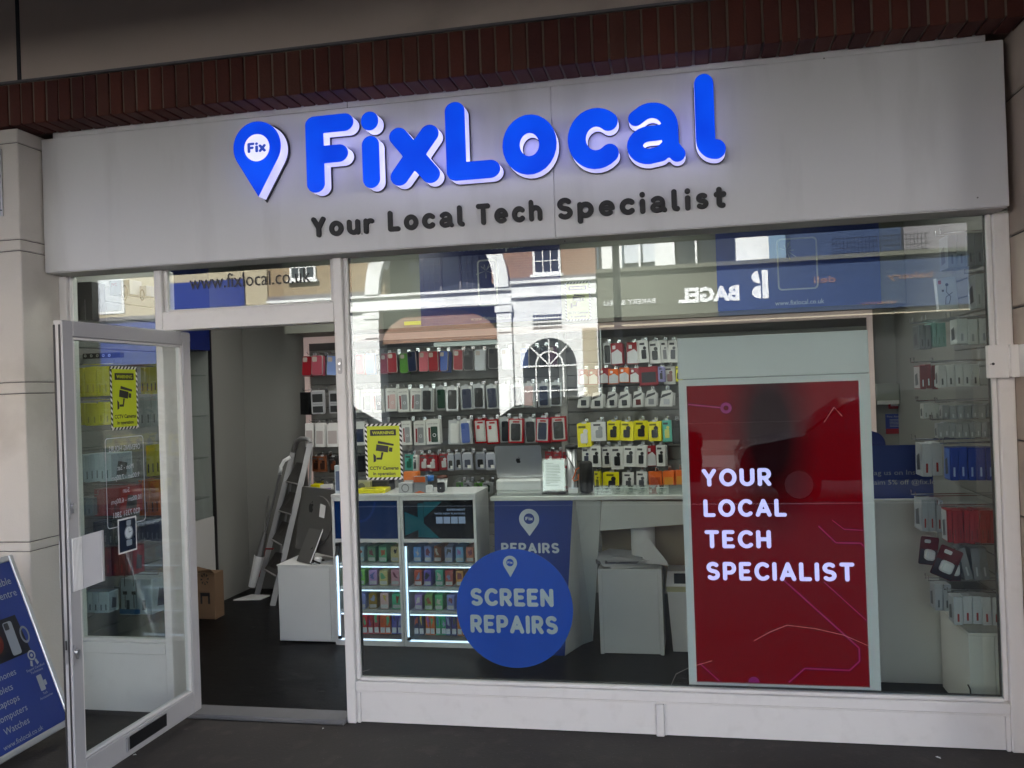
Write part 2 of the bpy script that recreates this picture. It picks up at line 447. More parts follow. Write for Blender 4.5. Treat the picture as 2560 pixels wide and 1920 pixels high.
mat('fabric_blue', (.01, .02, .13), .85, var=.15, scale=40)
mat('call_point_red', (.35, .01, .012), .4, var=.03)
mat('bin_liner', (.5, .5, .3), .4, var=.1)
# the street opposite, which the window mirrors
mat('stucco_white', (.78, .78, .77), .7, var=.04, scale=1.2, dirt=('a9a49b', .5, 1.5))
mat('stucco_cream', (.42, .36, .25), .75, var=.06, scale=1.3)
mat('facade_joint', (.08, .08, .09), .8, var=0)
def brickwall(name, c1, c2, mo):
    mt = mat(name, c1, .85, var=0); n = mt.node_tree.nodes; L = mt.node_tree.links.new
    g = n.new('ShaderNodeNewGeometry'); s = n.new('ShaderNodeSeparateXYZ'); L(g.outputs['Position'], s.inputs[0])
    cb = n.new('ShaderNodeCombineXYZ'); L(s.outputs[0], cb.inputs[0]); L(s.outputs[2], cb.inputs[1])
    b = n.new('ShaderNodeTexBrick'); L(cb.outputs[0], b.inputs['Vector']); b.inputs['Scale'].default_value = 1
    b.inputs['Brick Width'].default_value = .225; b.inputs['Row Height'].default_value = .075; b.inputs['Mortar Size'].default_value = .009
    b.inputs['Color1'].default_value = (*c1, 1); b.inputs['Color2'].default_value = (*c2, 1); b.inputs['Mortar'].default_value = (*mo, 1)
    L(b.outputs[0], n['Principled BSDF'].inputs['Base Color'])
brickwall('brick_yellow', (.30, .21, .11), (.23, .15, .08), (.32, .27, .2))
brickwall('brick_pinkish', (.26, .13, .08), (.20, .10, .065), (.33, .25, .2))
mat('shop_navy', (.022, .042, .095), .5, var=.05, scale=2)
mat('shop_olive', (.105, .105, .08), .5, var=.05, scale=2)
mat('sign_white_lit', (.8, .8, .8), .5, var=0)
mat('sign_copper', (.26, .15, .12), .4, var=0)
mat('window_dark', (.03, .035, .045), .08, var=0, spec=.8)
mat('curtain', (.55, .58, .62), .8, var=.1, stretch=(14, 1, .6))
mat('shop_dark', (.014, .0145, .016), .3, var=.2)
mat('foliage', (.06, .09, .03), .8, var=.4, scale=20)
def lamp_noise(name, c0, c1, scale):
    mt = MATS[name]; n = mt.node_tree.nodes; L = mt.node_tree.links.new; b = n['Principled BSDF']
    g = n.new('ShaderNodeNewGeometry'); nz = n.new('ShaderNodeTexNoise'); L(g.outputs['Position'], nz.inputs['Vector']); nz.inputs['Scale'].default_value = scale; nz.inputs['Detail'].default_value = 2
    rp = n.new('ShaderNodeValToRGB'); rp.color_ramp.elements[0].position = .35; rp.color_ramp.elements[1].position = .68
    rp.color_ramp.elements[0].color = (*c0, 1); rp.color_ramp.elements[1].color = (*c1, 1); L(nz.outputs['Fac'], rp.inputs[0]); L(rp.outputs[0], b.inputs['Emission Color'])
    b.inputs['Specular IOR Level'].default_value = .15
lamp_noise('letter_face', (.001, .042, .62), (.002, .078, .84), 5.5)
lamp_noise('letter_side', (.45, .45, .86), (.68, .68, 1.), 9)
mt = MATS['pavement']; n = mt.node_tree.nodes; L = mt.node_tree.links.new            # gum, grit and paint specks trodden into the paving
b = n['Principled BSDF']; old = b.inputs['Base Color'].links[0].from_socket
g = n.new('ShaderNodeNewGeometry'); out = old
for sc_, th, colr in ((9., .075, (.02, .017, .015)), (34., .10, (.12, .11, .10)), (3.2, .05, (.085, .078, .07))):
    v = n.new('ShaderNodeTexVoronoi'); v.inputs['Scale'].default_value = sc_; v.inputs['Randomness'].default_value = 1; L(g.outputs['Position'], v.inputs['Vector'])
    lt = n.new('ShaderNodeMapRange'); lt.inputs[1].default_value = th*.6; lt.inputs[2].default_value = th; lt.inputs[3].default_value = .75; lt.inputs[4].default_value = 0; L(v.outputs['Distance'], lt.inputs[0])
    m2 = n.new('ShaderNodeMix'); m2.data_type = 'RGBA'; L(lt.outputs[0], m2.inputs[0]); L(out, m2.inputs[6]); m2.inputs[7].default_value = (*colr, 1); out = m2.outputs[2]
L(out, b.inputs['Base Color'])
COL = {}
def cm(c, rough=.42, **k):
    """a plain printed-card or plastic material of one colour"""
    nm = 'ink_'+(c if isinstance(c, str) else '_'.join('%02d' % int(v*99) for v in c))+('_r%d' % int(rough*100))
    if nm not in MATS: mat(nm, c, rough, var=.06, scale=25, **k)
    return nm
# ------------------------------------------------------------------ the setting
tag(wb('pavement', BX(-30, 30, -8.2, 0.02, -.25, 0), 'pavement'), kind='structure')
tag(wb('pavement_opposite', BX(-40, 40, -22.5, -18.4, -.25, 0), 'pavement'), kind='structure')
tag(wb('road', MB().add([(-120, -18.3, -.13), (120, -18.3, -.13), (120, -8.25, -.13), (-120, -8.25, -.13)], [(0, 1, 2, 3)]), 'asphalt'), kind='structure')
tag(wb('kerb', BX(-30, 30, -8.35, -8.204, -.25, -.004, b=.01), 'stone_cream'), kind='structure')
tag(wb('terrain', MB().add([(-200, -200, -.3), (200, -200, -.3), (200, 200, -.3), (-200, 200, -.3)], [(0, 1, 2, 3)]), 'asphalt'), kind='structure')
tag(wb('shop_floor', BX(-4.45, 1.75, .03, 3.0, -.1, .02), 'floor_vinyl'), kind='structure')
tag(wb('wall_back', BX(-4.45, 1.75, 2.86, 3.0, .02, 2.96), 'wall_inner'), kind='structure')
tag(wb('wall_left', MB().box(-4.45, -3.9, 2.319, 2.86, .02, 2.96).box(-4.45, -3.56, .03, 1.25, .02, 2.96).box(-4.45, -4.345, 1.251, 2.318, .02, 2.96), 'wall_inner'), kind='structure')
tag(wb('wall_right', BX(1.56, 1.75, .03, 2.86, .02, 2.96), 'wall_inner'), kind='structure')
tag(wb('shop_ceiling', BX(-4.45, 1.75, .03, 3.0, 2.962, 3.05), 'ceiling_inner'), kind='structure')

# the building over the shop: rendered wall, soldier course of bricks, the piers left and right
bld = thing('shop_building', (0, 1, 0), 'beige rendered wall above the shop with a dark red brick band', 'building')
wb('rendered_wall', BX(-12, 12, -.30, .3, 3.432, 15), 'render_beige', bld)
wb('lead_flashing', BX(-12, 12, -.312, -.29, 3.419, 3.431), 'lead', bld)
wb('mortar_bed', BX(-3.62, 1.56, -.2985, .02, 3.207, 3.418), 'mortar', bld)
wb('upper_storeys', BX(-12, 12, .31, 9, 3.06, 15), 'render_beige', bld)  # unseen; built tall so that its shadow covers the walkway and road
wb('side_walls', MB().box(-12, -4.46, .31, 9, -.1, 3.05).box(1.76, 12, .31, 9, -.1, 3.05).box(-4.46, 1.76, 3.01, 9, -.1, 3.05), 'render_beige', bld)
wb('joint_sealant', BX(-3.42, -3.398, -.304, -.3005, 3.433, 6), 'seal_dark', bld)
bmesh_ = []
for k in range(4):
    bmesh_.append(meshof('brick', BX(-.0325, .0325, 0, .18, 0, .217, b=.003), 'brick_red%d' % k))
x = -3.62-.076*9; i = 0
while x < 1.52:
    o = ob('brick', bmesh_[random.randrange(4)], None, bld, Vector((x+.0325, -.306+R(-.003, .003), 3.197+R(-.0015, .0015)))-WL[bld], (R(-.004, .004), R(-.006, .006), R(-.008, .008)))
    x += .0755; i += 1
wb('mortar_bed_beyond', BX(-5.2, -3.63, -.2985, .02, 3.20, 3.418), 'mortar', bld)
# left pier with banded joints, right pier
pl = thing('stone_pier', (-3.9, -.1, 0), 'cream stone pier left of the shopfront, beside the advertising board', 'pier')
zz = [0, .94, .99, 1.78, 1.84, 2.54, 2.60, 3.115, 3.192]
for a, c in zip(zz[:-1], zz[1:]):
    wb('stone_block', BX(-5.2, -3.452, -.28, .02, a+.002, c-.002, b=.005), 'stone_cream', pl)
wb('pier_core', BX(-5.19, -3.462, -.272, .01, 0, 3.19), 'seal_dark', pl)
wb('pier_return', BX(-5.19, -3.6, .011, .3, 0, 3.05), 'stone_cream', pl)
pr_ = thing('stone_pier', (1.9, -.4, 0), 'tan stone pier right of the shopfront with wide joints', 'pier')
zj = [0]+[at(a, c_, x=1.43).z for a, c_ in ((2545, 1290), (2541, 1101), (2537, 930), (2523, 772), (2518, 593))]+[2.93, 3.3, 3.7]
for a, c in zip(zj[:-1], zj[1:]):
    wb('stone_block', BX(1.436, 2.6, -.55, .02, a+.004, c-.004, b=.006), 'stone_tan', pr_)
wb('pier_core', BX(1.446, 2.58, -.54, .01, 0, 3.69), 'seal_dark', pr_)
wb('pier_return', BX(1.76, 2.58, .011, .3, 0, 3.05), 'stone_tan', pr_)
# covered walkway in front of the shop
arc_ = thing('arcade_roof', (0, -5, 0), 'dark covered walkway roof seen mirrored along the window top', 'roof')
wb('soffit_slab', BX(-12, 12, -4.1, -.32, 4.15, 4.4), 'soffit', arc_)
wb('edge_beam', BX(-12, 12, -4.1, -3.9, 3.062, 4.148), 'soffit', arc_)
wb('end_wall', BX(5.2, 5.4, -3.89, -.31, 0, 4.14), 'soffit', arc_)
wb('far_end_wall', BX(-9.4, -9.2, -3.89, -.31, 0, 4.14), 'soffit', arc_)
for cx in (-9.3, 4.6):
    wb('column', BX(cx-.22, cx+.22, -4.2, -3.85, 0, 3.061, b=.02), 'stone_cream', arc_)

# ------------------------------------------------------------------ shopfront joinery
FZ0, FZ1 = 2.44, 3.172
fa = thing('shop_fascia', (-1.02, -.06, FZ0), 'long pale grey aluminium fascia carrying the lit shop name', 'fascia')
xs = at(1388, 560, y=-.12).x
wb('fascia_panel', BX(-3.44, xs-.0008, -.12, -.02, FZ0, FZ1, b=.003), 'fascia_white', fa)
wb('fascia_panel', BX(xs+.0008, 1.4, -.12, -.02, FZ0, FZ1, b=.003), 'fascia_white', fa)
xq = at(880, 275, y=-.05).x
for a, c in ((-3.37, xq-.002), (xq+.002, 1.33)):
    wb('head_strip', BX(a, c, -.113, -.03, FZ1+.0025, 3.206), 'fascia_white', fa)
for px, py in ((2444, 494), (1412, 603), (905, 585), (1230, 212), (2060, 146)):
    p = at(px, py, y=-.1205); wb('screw_head', MB().cyl((p.x, -.122, p.z), (p.x, -.1202, p.z), .0035, n=8), 'lead', fa)
wb('fascia_soffit', BX(-3.43, 1.39, -.1195, .06, FZ0-.006, FZ0-.001), 'paint_white_darkened', fa)
wb('backing_board', BX(-3.45, 1.43, .0, .03, FZ0+.002, 3.19), 'wall_inner', fa)

fr = thing('shopfront_frame', (-1, 0, 0), 'white painted timber shopfront frame round the window and doorway', 'shopfront')
ZT = FZ0-.008
def post(n, x0, x1, y0, y1, z0, z1, b=.004): return wb(n, BX(x0, x1, y0, y1, z0, z1, b=b), 'paint_white', fr)
post('end_post', -3.452, -3.405, -.005, .09, 0, ZT)
post('glazing_bead', -3.404, -3.385, .012, .06, .225, ZT)
post('door_post', -2.856, -2.812, -.006, .12, 0, ZT)
post('mullion', -1.812, -1.762, -.008, .10, 0, ZT)
post('corner_post', 1.366, 1.434, -.006, .09, 0, ZT)
post('glazing_bead', 1.345, 1.365, .012, .06, .225, ZT)
post('glazing_bead', -1.761, -1.738, .014, .06, .225, ZT)
post('transom', -2.811, -1.813, -.004, .10, 2.098, 2.20)
post('glazing_bead', -2.811, -2.788, .016, .06, 2.201, ZT)
post('glazing_bead', -2.787, -1.836, .016, .05, 2.201, 2.212)
post('glazing_bead', -1.835, -1.8125, .016, .06, 2.201, ZT)
post('sill_bead', -1.737, 1.3445, .010, .06, .219, .236)
post('sill_rail', -1.761, 1.3655, -.004, .09, .168, .2175)
post('panel_bead', -1.761, 1.3655, .006, .05, .158, .1675, .002)
xm = at(1652, 1850, y=0).x
wb('riser_panel', BX(-1.74, xm-.021, .014, .05, .004, .157), 'paint_white', fr)
wb('riser_panel', BX(xm+.021, 1.345, .014, .05, .004, .157), 'paint_white', fr)
post('riser_muntin', xm-.02, xm+.02, -.002, .05, .0, .157)
post('panel_bead', -1.7605, -1.742, .006, .05, .0, .157, .002)
post('panel_bead', 1.3465, 1.365, .006, .05, .0, .157, .002)
post('panel_bead', xm+.0215, xm+.03, .008, .0135, .004, .156, .001)
# left light beside the door
post('sill_bead', -3.384, -2.857, .010, .06, .387, .404)
post('sill_rail', -3.404, -2.857, -.004, .09, .325, .386)
wb('riser_panel', BX(-3.404, -2.857, .012, .05, .004, .324), 'paint_white', fr)
for n, a in (('window_pane', (-1.737, 1.3445, .028, .034, .237, ZT)), ('window_pane', (-2.787, -1.836, .028, .034, 2.2125, ZT)), ('window_pane', (-3.384, -2.857, .028, .034, .4045, ZT))):
    wb(n, BX(*a), 'window_glass', fr)
wb('glazing_gasket', MB().box(-1.7375, -1.729, .0355, .046, .238, ZT).box(-1.729, 1.337, .0355, .046, .2365, .243).box(1.337, 1.3445, .0355, .046, .238, ZT), 'seal_dark', fr)
for P in (((1885, 1602), (1925, 1580), (1968, 1563), (2040, 1572), (2110, 1588), (2165, 1612), (2215, 1634)), ((1678, 1712), (1690, 1685), (1725, 1668), (1780, 1652)), ((2060, 1056), (2085, 1018), (2105, 1040)), ((893, 1682), (905, 1679), (924, 1674))):
    wb('glass_scratch', MB().tube([at(*q, y=.0275) for q in P], .0007, 4), cm('b8b4ac', .5), fr)
wb('threshold', MB().box(-2.811, -1.813, -.045, .10, .0, .026, b=.006), 'threshold_metal', fr)
wb('escutcheon', MB().poly(rr(-.012, .012, -.042, .042, .01), -.003, 0).mv(-1.787, -.0085, at(853, 915, y=0).z), 'paint_white_darkened', fr)
wb('bell_push', MB().poly(ell(0, .012, .0075, n=16), -.006, 0).poly(ell(0, -.018, .005, n=16), -.006, 0).mv(-1.787, -.0117, at(853, 915, y=0).z), 'steel', fr)

# hinged white metal box on the right post
bz = (at(2500, 945, y=-.05).z, at(2500, 862, y=-.05).z)
hb = thing('shutter_key_box', (1.4, -.03, bz[0]), 'white hinged metal box on the right window post', 'box')
wb('lid', MB().poly(rr(1.315, 1.398, bz[0], bz[1], .006), -.045, -.008), 'paint_white', hb)
wb('body', MB().poly(rr(1.402, 1.4345, bz[0]+.001, bz[1]-.001, .004), -.06, -.008), 'paint_white', hb)
wb('side_plate', BX(1.4345, 1.442, -.32, -.008, bz[0]+.002, bz[1]-.002, b=.002), 'paint_white', hb)
wb('hinge', MB().cyl((1.40, -.049, bz[0]+.01), (1.40, -.049, bz[1]-.01), .004), 'paint_white', hb)
wb('lock', MB().cyl((1.333, -.049, (bz[0]+bz[1])/2-.01), (1.333, -.04, (bz[0]+bz[1])/2-.01), .006).box(1.320, 1.331, -.048, -.044, (bz[0]+bz[1])/2-.012, (bz[0]+bz[1])/2-.009), 'seal_dark', hb)
# framed plaque at the photograph's left edge
pq = thing('wall_plaque', (-3.66, -.285, 2.7), 'glass plaque in a screwed metal holder on the left stone pier', 'plaque')
q0, q1 = at(8, 540, y=-.285), at(8, 372, y=-.285)
wb('holder', BX(q0.x-.24, q0.x, -.289, -.281, q0.z, q1.z, b=.001), 'steel', pq)
wb('glass_front', BX(q0.x-.23, q0.x-.014, -.293, -.290, q0.z+.014, q1.z-.014), cm('b9bdbb', .2), pq)
for dz in (q0.z+.03, q1.z-.03): wb('screw', MB().cyl((q0.x-.007, -.2925, dz), (q0.x-.007, -.289, dz), .004), 'seal_dark', pq)
# ------------------------------------------------------------------ lit sign on the fascia
LY = -.215                       # front plane of the big letters
sg = thing('lit_sign', (-1.2, -.13, 2.7), 'glowing blue rounded built-up letters with a map pin', 'sign', rot=(0, 0, 0))
base = at(1180, 449, y=LY).z; capz = at(1135, 255, y=LY).z-base
spans = {'F': (765, 886, 385), 'i': (903, 950, 380), 'x': (974, 1098, 380), 'L': (1114, 1248, 350), 'o': (1256, 1392, 365), 'c': (1419, 1546, 350), 'a': (1566, 1712, 330), 'l': (1738, 1812, 300)}
for ch, (p0, p1, py) in spans.items():
    x0, x1 = at(p0, py, y=LY).x, at(p1, py, y=LY).x
    k = capz*1.0
    hw_ = .094 if ch == 'a' else .115
    sol, gw = glyph(ch, hw_)
    pts = [p for so in sol for l in so for p in l]; gx0, gx1 = min(p[0] for p in pts), max(p[0] for p in pts)
    f = (x1-x0)/(gx1-gx0); mx = lambda p: (x0+(p[0]-gx0)*f, base+p[1]*k)
    if ch == 'i': mx = lambda p: ((x0+x1)/2+(p[0]-.115)*k*1.02, base+p[1]*k)
    if ch == 'l': mx = lambda p: (x0+(p[0]-gx0)*f, base+p[1]*k*1.03)
    face = MB(); side = MB(); tray = MB()
    for so in sol:
        face.poly([[mx(p) for p in l] for l in so], LY)
        side.poly([[mx(p) for p in l] for l in so], LY+.003, -.135, back=False)
    big, _ = glyph(ch, hw_+.008)
    for so in big: tray.poly([[mx(p) for p in l] for l in so], -.134, -.1205, back=False)
    lt = wb('letter', side, 'letter_side', sg)
    wb('lit_face', face, 'letter_face', lt); wb('tray', tray, 'letter_tray', lt)
# the map pin
a, c = at(584, 390, y=LY), at(703, 390, y=LY); zt, zb = at(645, 303, y=LY).z, at(655, 491, y=LY).z
cx = (a.x+c.x)/2
L, (hx, hz, hr) = pin(cx, zb, c.x-a.x, zt-zb, hole=False, n=40)
lt = wb('letter', MB().poly(L, LY+.003, -.135, back=False), 'letter_side', sg); lt.name = 'map_pin'
wb('lit_face', MB().poly(L, LY), 'letter_face', lt)
L2, _ = pin(cx, zb-.012, c.x-a.x+.014, zt-zb+.02, hole=False, n=40)
wb('tray', MB().poly(L2, -.134, -.1205, back=False), 'letter_tray', lt)
hz = at(647, 369, y=LY).z; hr = (at(678, 369, y=LY).x-at(615, 369, y=LY).x)/2
wb('lit_disc', MB().poly(ell(cx, hz, hr, n=40), LY-.002), 'letter_lamp_white', lt)
wb('printed_word', rmesh('Fix', cx-hr*.72, cx+hr*.72, hz-hr*.34, hr*.72, LY-.004, hw=.125, gap=.07), 'letter_print_blue', lt)
# the black line of flat-cut letters below
tl = thing('tagline_lettering', (-1.2, -.125, 2.5), 'small black raised lettering under the lit blue name', 'lettering')
TY = -.132
for wd_, p0, p1, py in (('Your', 779, 934, 590), ('Local', 970, 1162, 577), ('Tech', 1191, 1356, 562), ('Specialist', 1393, 1816, 550)):
    x0, x1 = at(p0, py, y=TY).x, at(p1, py, y=TY).x
    z0 = at(850, 589, y=TY).z if wd_ == 'Your' else at((p0+p1)/2, {'Local': 569, 'Tech': 554, 'Specialist': 531}[wd_]+3, y=TY).z
    for chh, sol in rtext(wd_, x0, x1, z0, .104, hw=.116, gap=.2):
        mb = MB()
        for so in sol: mb.poly(so, TY, -.1205, back=False)
        wb('letter', mb, 'letter_black', tl)

# ------------------------------------------------------------------ prints shared by several signs
def cctv(par, w, h, y, pale=False):
    """warning sticker face in local x,z centred on 0; y towards the viewer is negative"""
    ye = 'sticker_yellow_pale' if pale else 'sticker_yellow'
    ob('border', MB().poly(rr(-w/2, w/2, -h/2, h/2, .004), y), 'sticker_black', par)
    st = MB(); bw = w*.062; s = w*.062
    def q(u0, v0, du, dv, n, horiz):
        for i in range(n):
            t = i*s*2+s*.2
            P = [(u0+t, v0), (u0+t+s, v0), (u0+t+s+bw*.8, v0+bw), (u0+t+bw*.8, v0+bw)] if horiz else [(u0, v0+t), (u0+bw, v0+t-bw*.8), (u0+bw, v0+t+s-bw*.8), (u0, v0+t+s)]
            P = [(min(max(a, -w/2), w/2), min(max(b, -h/2), h/2)) for a, b in P]
            st.add([(a, y-.001, b) for a, b in P], [(0, 1, 2, 3)])
    nh, nv = int(w/(2*s)), int(h/(2*s))
    q(-w/2, h/2-bw, 1, 0, nh, True); q(-w/2, -h/2, 1, 0, nh, True); q(-w/2, -h/2+.01, 0, 1, nv, False); q(w/2-bw, -h/2+.01, 0, 1, nv, False)
    ob('hazard_stripes', st, 'sticker_white', par)
    ob('yellow_field', MB().poly(rr(-w/2+bw, w/2-bw, -h/2+bw, h/2-bw, .002), y-.002), ye, par)
    B = MB(); B.poly(rr(-.35*w, .35*w, .285*h, .395*h, .002), y-.003)
    def rot(P, a, c): return [(c[0]+p[0]*w*math.cos(a)-p[1]*w*math.sin(a), c[1]+p[0]*w*math.sin(a)+p[1]*w*math.cos(a)) for p in P]
    cc = (0, .06*h); an = -.16
    B.poly(rot([(-.17, .10), (.26, .10), (.26, .15), (-.17, .17)], an, cc), y-.003)
    B.poly(rot([(-.2, -.09), (.13, -.09), (.13, .075), (-.2, .075)], an, cc), y-.003)
    B.poly(rot([(.15, -.06), (.24, -.06), (.24, .05), (.15, .05)], an, cc), y-.003)
    B.poly(rot([(-.06, -.1), (0, -.1), (-.05, -.29), (-.20, -.29), (-.20, -.235), (-.085, -.235)], 0, cc), y-.003)
    B.poly(rot([(-.28, -.36), (-.21, -.33), (-.21, -.19), (-.28, -.13)], 0, cc), y-.003)
    btext('CCTV Cameras', -.39*w, -.32*h, w=.78*w, h=.058*h, y=y-.003, mb=B, bold=.028); btext('in operation', -.3*w, -.415*h, w=.6*w, h=.055*h, y=y-.003, mb=B, bold=.028)
    ob('black_print', B, 'sticker_black', par)
    ob('warning_word', btext('WARNING', -.29*w, .312*h, w=.58*w, h=.055*h, y=y-.004, bold=.02), ye, par)

# stickers on the big pane 
GY = .0365
p0, p1 = at(913, 1060, y=GY), at(1010, 1198, y=GY)
s1 = thing('cctv_sticker', ((p0.x+p1.x)/2, GY-.011, (p0.z+p1.z)/2), 'yellow CCTV warning sticker low on the big window pane', 'sticker')
cctv(s1, p1.x-p0.x, p0.z-p1.z, 0)
p0, p1 = at(1411, 706, y=GY), at(1478, 800, y=GY)
s2 = thing('cctv_sticker', ((p0.x+p1.x)/2, GY+.006, (p0.z+p1.z)/2), 'pale yellow CCTV warning sticker high on the window under the fascia', 'sticker')
cctv(s2, p1.x-p0.x, p0.z-p1.z, 0, True)
c0 = at(1283.8, 1522.5, y=GY); cr = (at(1429.6, 1522, y=GY).x-at(1138, 1522, y=GY).x)/2
rs = thing('round_sign', (c0.x, GY+.012, c0.z), 'big round blue screen repairs sign standing inside the window', 'sign')
ob('disc', MB().poly(ell(0, 0, cr, n=72), 0, .005), 'vinyl_blue', rs)
def lx(px, py): p = at(px, py, y=GY+.012); return p.x-c0.x, p.z-c0.z
T = MB()
x0, z0 = lx(1177, 1514); x1, z1 = lx(1383, 1472); rmesh('SCREEN', x0, x1, z0, z1-z0, -.002, hw=.115, gap=.1, mb=T)
x0, z0 = lx(1177, 1581); x1, z1 = lx(1394, 1540); rmesh('REPAIRS', x0, x1, z0, z1-z0, -.002, hw=.115, gap=.1, mb=T)
ob('white_lettering', T, 'vinyl_white', rs)
x0, z1 = lx(1257, 1389); x1, z0 = lx(1294, 1443)
L, (hx, hz, hr) = pin((x0+x1)/2, z0, x1-x0, z1-z0, n=24)
ob('map_pin_print', MB().poly(L, -.002), 'vinyl_white', rs)
ob('pin_word', rmesh('Fix', hx-hr*.7, hx+hr*.7, hz-hr*.3, hr*.65, -.002, hw=.12, gap=.07), 'vinyl_white', rs)
# vinyl web address on the transom light
wa = thing('web_address', (-2.3, .026, 2.3), 'black web address lettering on the glass over the door', 'lettering')
x0, x1 = at(474, 720, y=.026), at(776, 695, y=.026)
z0 = at(640, 714, y=.026).z; zt = at(765, 683, y=.026).z
ob('lettering', btext('www.fixlocal.co.uk', x0.x+2.3, z0-2.3, w=x1.x-x0.x, h=.078, y=0), 'vinyl_black', wa)

# ------------------------------------------------------------------ digital display in the window
DY = .075
dp = thing('window_display', (.4, DY, .03), 'tall pale grey digital display showing a red screen in the window', 'display')
X0, X1 = at(1710, 1300, y=DY).x-.003, at(2186, 1300, y=DY).x+.002
ZTP, ZS = at(1694, 846, y=DY).z, at(1700, 950, y=DY).z
wb('header', BX(X0, X1, DY, DY+.11, ZS+.003, ZTP, b=.003), 'display_case', dp)
ox = (at(1716, 966, y=DY).x, at(2147, 958, y=DY).x); oz = (at(1760, 1706, y=DY).z, at(1760, 964, y=DY).z)
ZB = .2
wb('bezel', MB().poly([[(X0, ZB), (X1, ZB), (X1, ZS), (X0, ZS)], [(ox[0], oz[0]), (ox[0], oz[1]), (ox[1], oz[1]), (ox[1], oz[0])]], DY, DY+.10), 'display_case', dp)
wb('foot', BX(X0+.02, X1-.02, DY+.02, DY+.16, .021, ZB-.002), 'display_case', dp)
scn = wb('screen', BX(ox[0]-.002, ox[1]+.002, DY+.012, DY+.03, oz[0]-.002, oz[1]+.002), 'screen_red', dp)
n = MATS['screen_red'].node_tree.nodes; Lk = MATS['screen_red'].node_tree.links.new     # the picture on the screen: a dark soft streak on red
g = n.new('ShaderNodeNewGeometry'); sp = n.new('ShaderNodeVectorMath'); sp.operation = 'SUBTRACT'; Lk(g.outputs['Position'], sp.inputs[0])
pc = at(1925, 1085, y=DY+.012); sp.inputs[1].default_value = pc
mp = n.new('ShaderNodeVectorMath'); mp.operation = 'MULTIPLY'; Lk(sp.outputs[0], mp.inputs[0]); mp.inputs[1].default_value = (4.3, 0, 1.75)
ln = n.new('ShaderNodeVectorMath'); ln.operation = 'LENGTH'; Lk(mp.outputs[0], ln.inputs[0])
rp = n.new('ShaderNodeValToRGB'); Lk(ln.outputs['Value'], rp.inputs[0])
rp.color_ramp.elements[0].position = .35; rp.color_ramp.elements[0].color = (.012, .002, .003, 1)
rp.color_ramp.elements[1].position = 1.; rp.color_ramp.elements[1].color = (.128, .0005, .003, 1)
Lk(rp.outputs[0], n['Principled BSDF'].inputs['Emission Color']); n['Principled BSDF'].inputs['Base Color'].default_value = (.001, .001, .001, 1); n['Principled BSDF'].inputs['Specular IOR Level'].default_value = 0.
SY = DY+.0095
T = MB()
for wd_, pxs in (('YOUR', (1755, 1930, 1172, 1217)), ('LOCAL', (1759, 1968, 1248, 1293)), ('TECH', (1762, 1929, 1325, 1371)), ('SPECIALIST', (1766, 2138, 1404, 1451))):
    q0, q1 = at(pxs[0], pxs[3], y=SY), at(pxs[1], pxs[3], y=SY); zt = at(pxs[0], pxs[2], y=SY).z
    rmesh(wd_, q0.x, q1.x, q0.z, zt-q0.z, SY, hw=.105, gap=.12, mb=T)
wb('screen_lettering', T, 'screen_letters', scn)
T = MB()
def line(P, w):
    Q = [at(*p, y=SY+.0012) for p in P]
    for a, c in zip(Q[:-1], Q[1:]):
        d = (c-a); nn = Vector((-d.z, 0, d.x)).normalized()*w
        T.add([a+nn, c+nn, c-nn, a-nn], [(0, 1, 2, 3)])
line([(1950, 1442), (2148, 1620), (2149, 1653), (2124, 1676), (2012, 1671), (1972, 1706)], .0035)
line([(2046, 1315), (2090, 1357), (2152, 1358), (2165, 1372)], .0028)
line([(2080, 1300), (2110, 1323), (2158, 1326)], .0018)
line([(2060, 1455), (2176, 1560)], .0022)
line([(1720, 1011), (1800, 1019)], .003)
for cx_, cy_, r in ((1815, 1020, .027), (1772, 1188, .0)):
    if r:
        q = at(cx_, cy_, y=SY+.0012); T.poly([ell(q.x, q.z, r, n=24), ell(q.x, q.z, r*.45, n=24)[::-1]], SY+.0012)
line([(1749, 1658), (1800, 1704)], .003)
q = at(1885, 1706, y=SY+.0012)
T.poly([(q.x+.027*math.cos(PI*i/12), q.z+.027*math.sin(PI*i/12)) for i in range(13)], SY+.0012)
wb('circuit_lines', T, 'screen_magenta', scn)
# ------------------------------------------------------------------ the open door
DX = -2.632; N0, N1 = -1.012, -.03                 # outer face plane, nose and heel along y
dr = thing('shop_door', (DX-.022, N1, .05), 'white timber glass door standing open towards the street', 'door')
DZ0, DZ1 = .055, 2.078; XB = DX-.044
def dbox(n, y0, y1, z0, z1, m='paint_white_darkened', b=.004, x0=XB, x1=DX, par=None): return wb(n, BX(x0, x1, y0, y1, z0, z1, b=b), m, par or dr)
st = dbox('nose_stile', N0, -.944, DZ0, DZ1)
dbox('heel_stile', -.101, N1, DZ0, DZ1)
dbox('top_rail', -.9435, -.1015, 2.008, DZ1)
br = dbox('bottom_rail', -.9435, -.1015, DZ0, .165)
for y0, y1, z0, z1 in ((-.9435, -.932, .166, 2.007), (-.114, -.1015, .166, 2.007), (-.9315, -.1145, .166, .178), (-.9315, -.1145, 1.995, 2.007)):
    dbox('glazing_bead', y0, y1, z0, z1, 'paint_white', .002, XB+.008, DX-.006)
wb('door_glass', BX(DX-.024, DX-.018, -.932, -.114, .178, 1.995), 'door_glass', dr)
for x0, x1 in ((XB+.002, XB+.010), (DX-.016, DX-.009)):
    wb('weather_seal', BX(x0, x1, N0-.003, N0, DZ0+.01, DZ1-.02), 'seal_dark', st)
wb('lock_plate', BX(DX-.03, DX-.018, N0-.002, N0, .60, .78, b=.001), 'steel', st)
wb('latch', BX(DX-.028, DX-.021, N0-.006, N0-.002, .66, .70, b=.001), 'seal_dark', st)
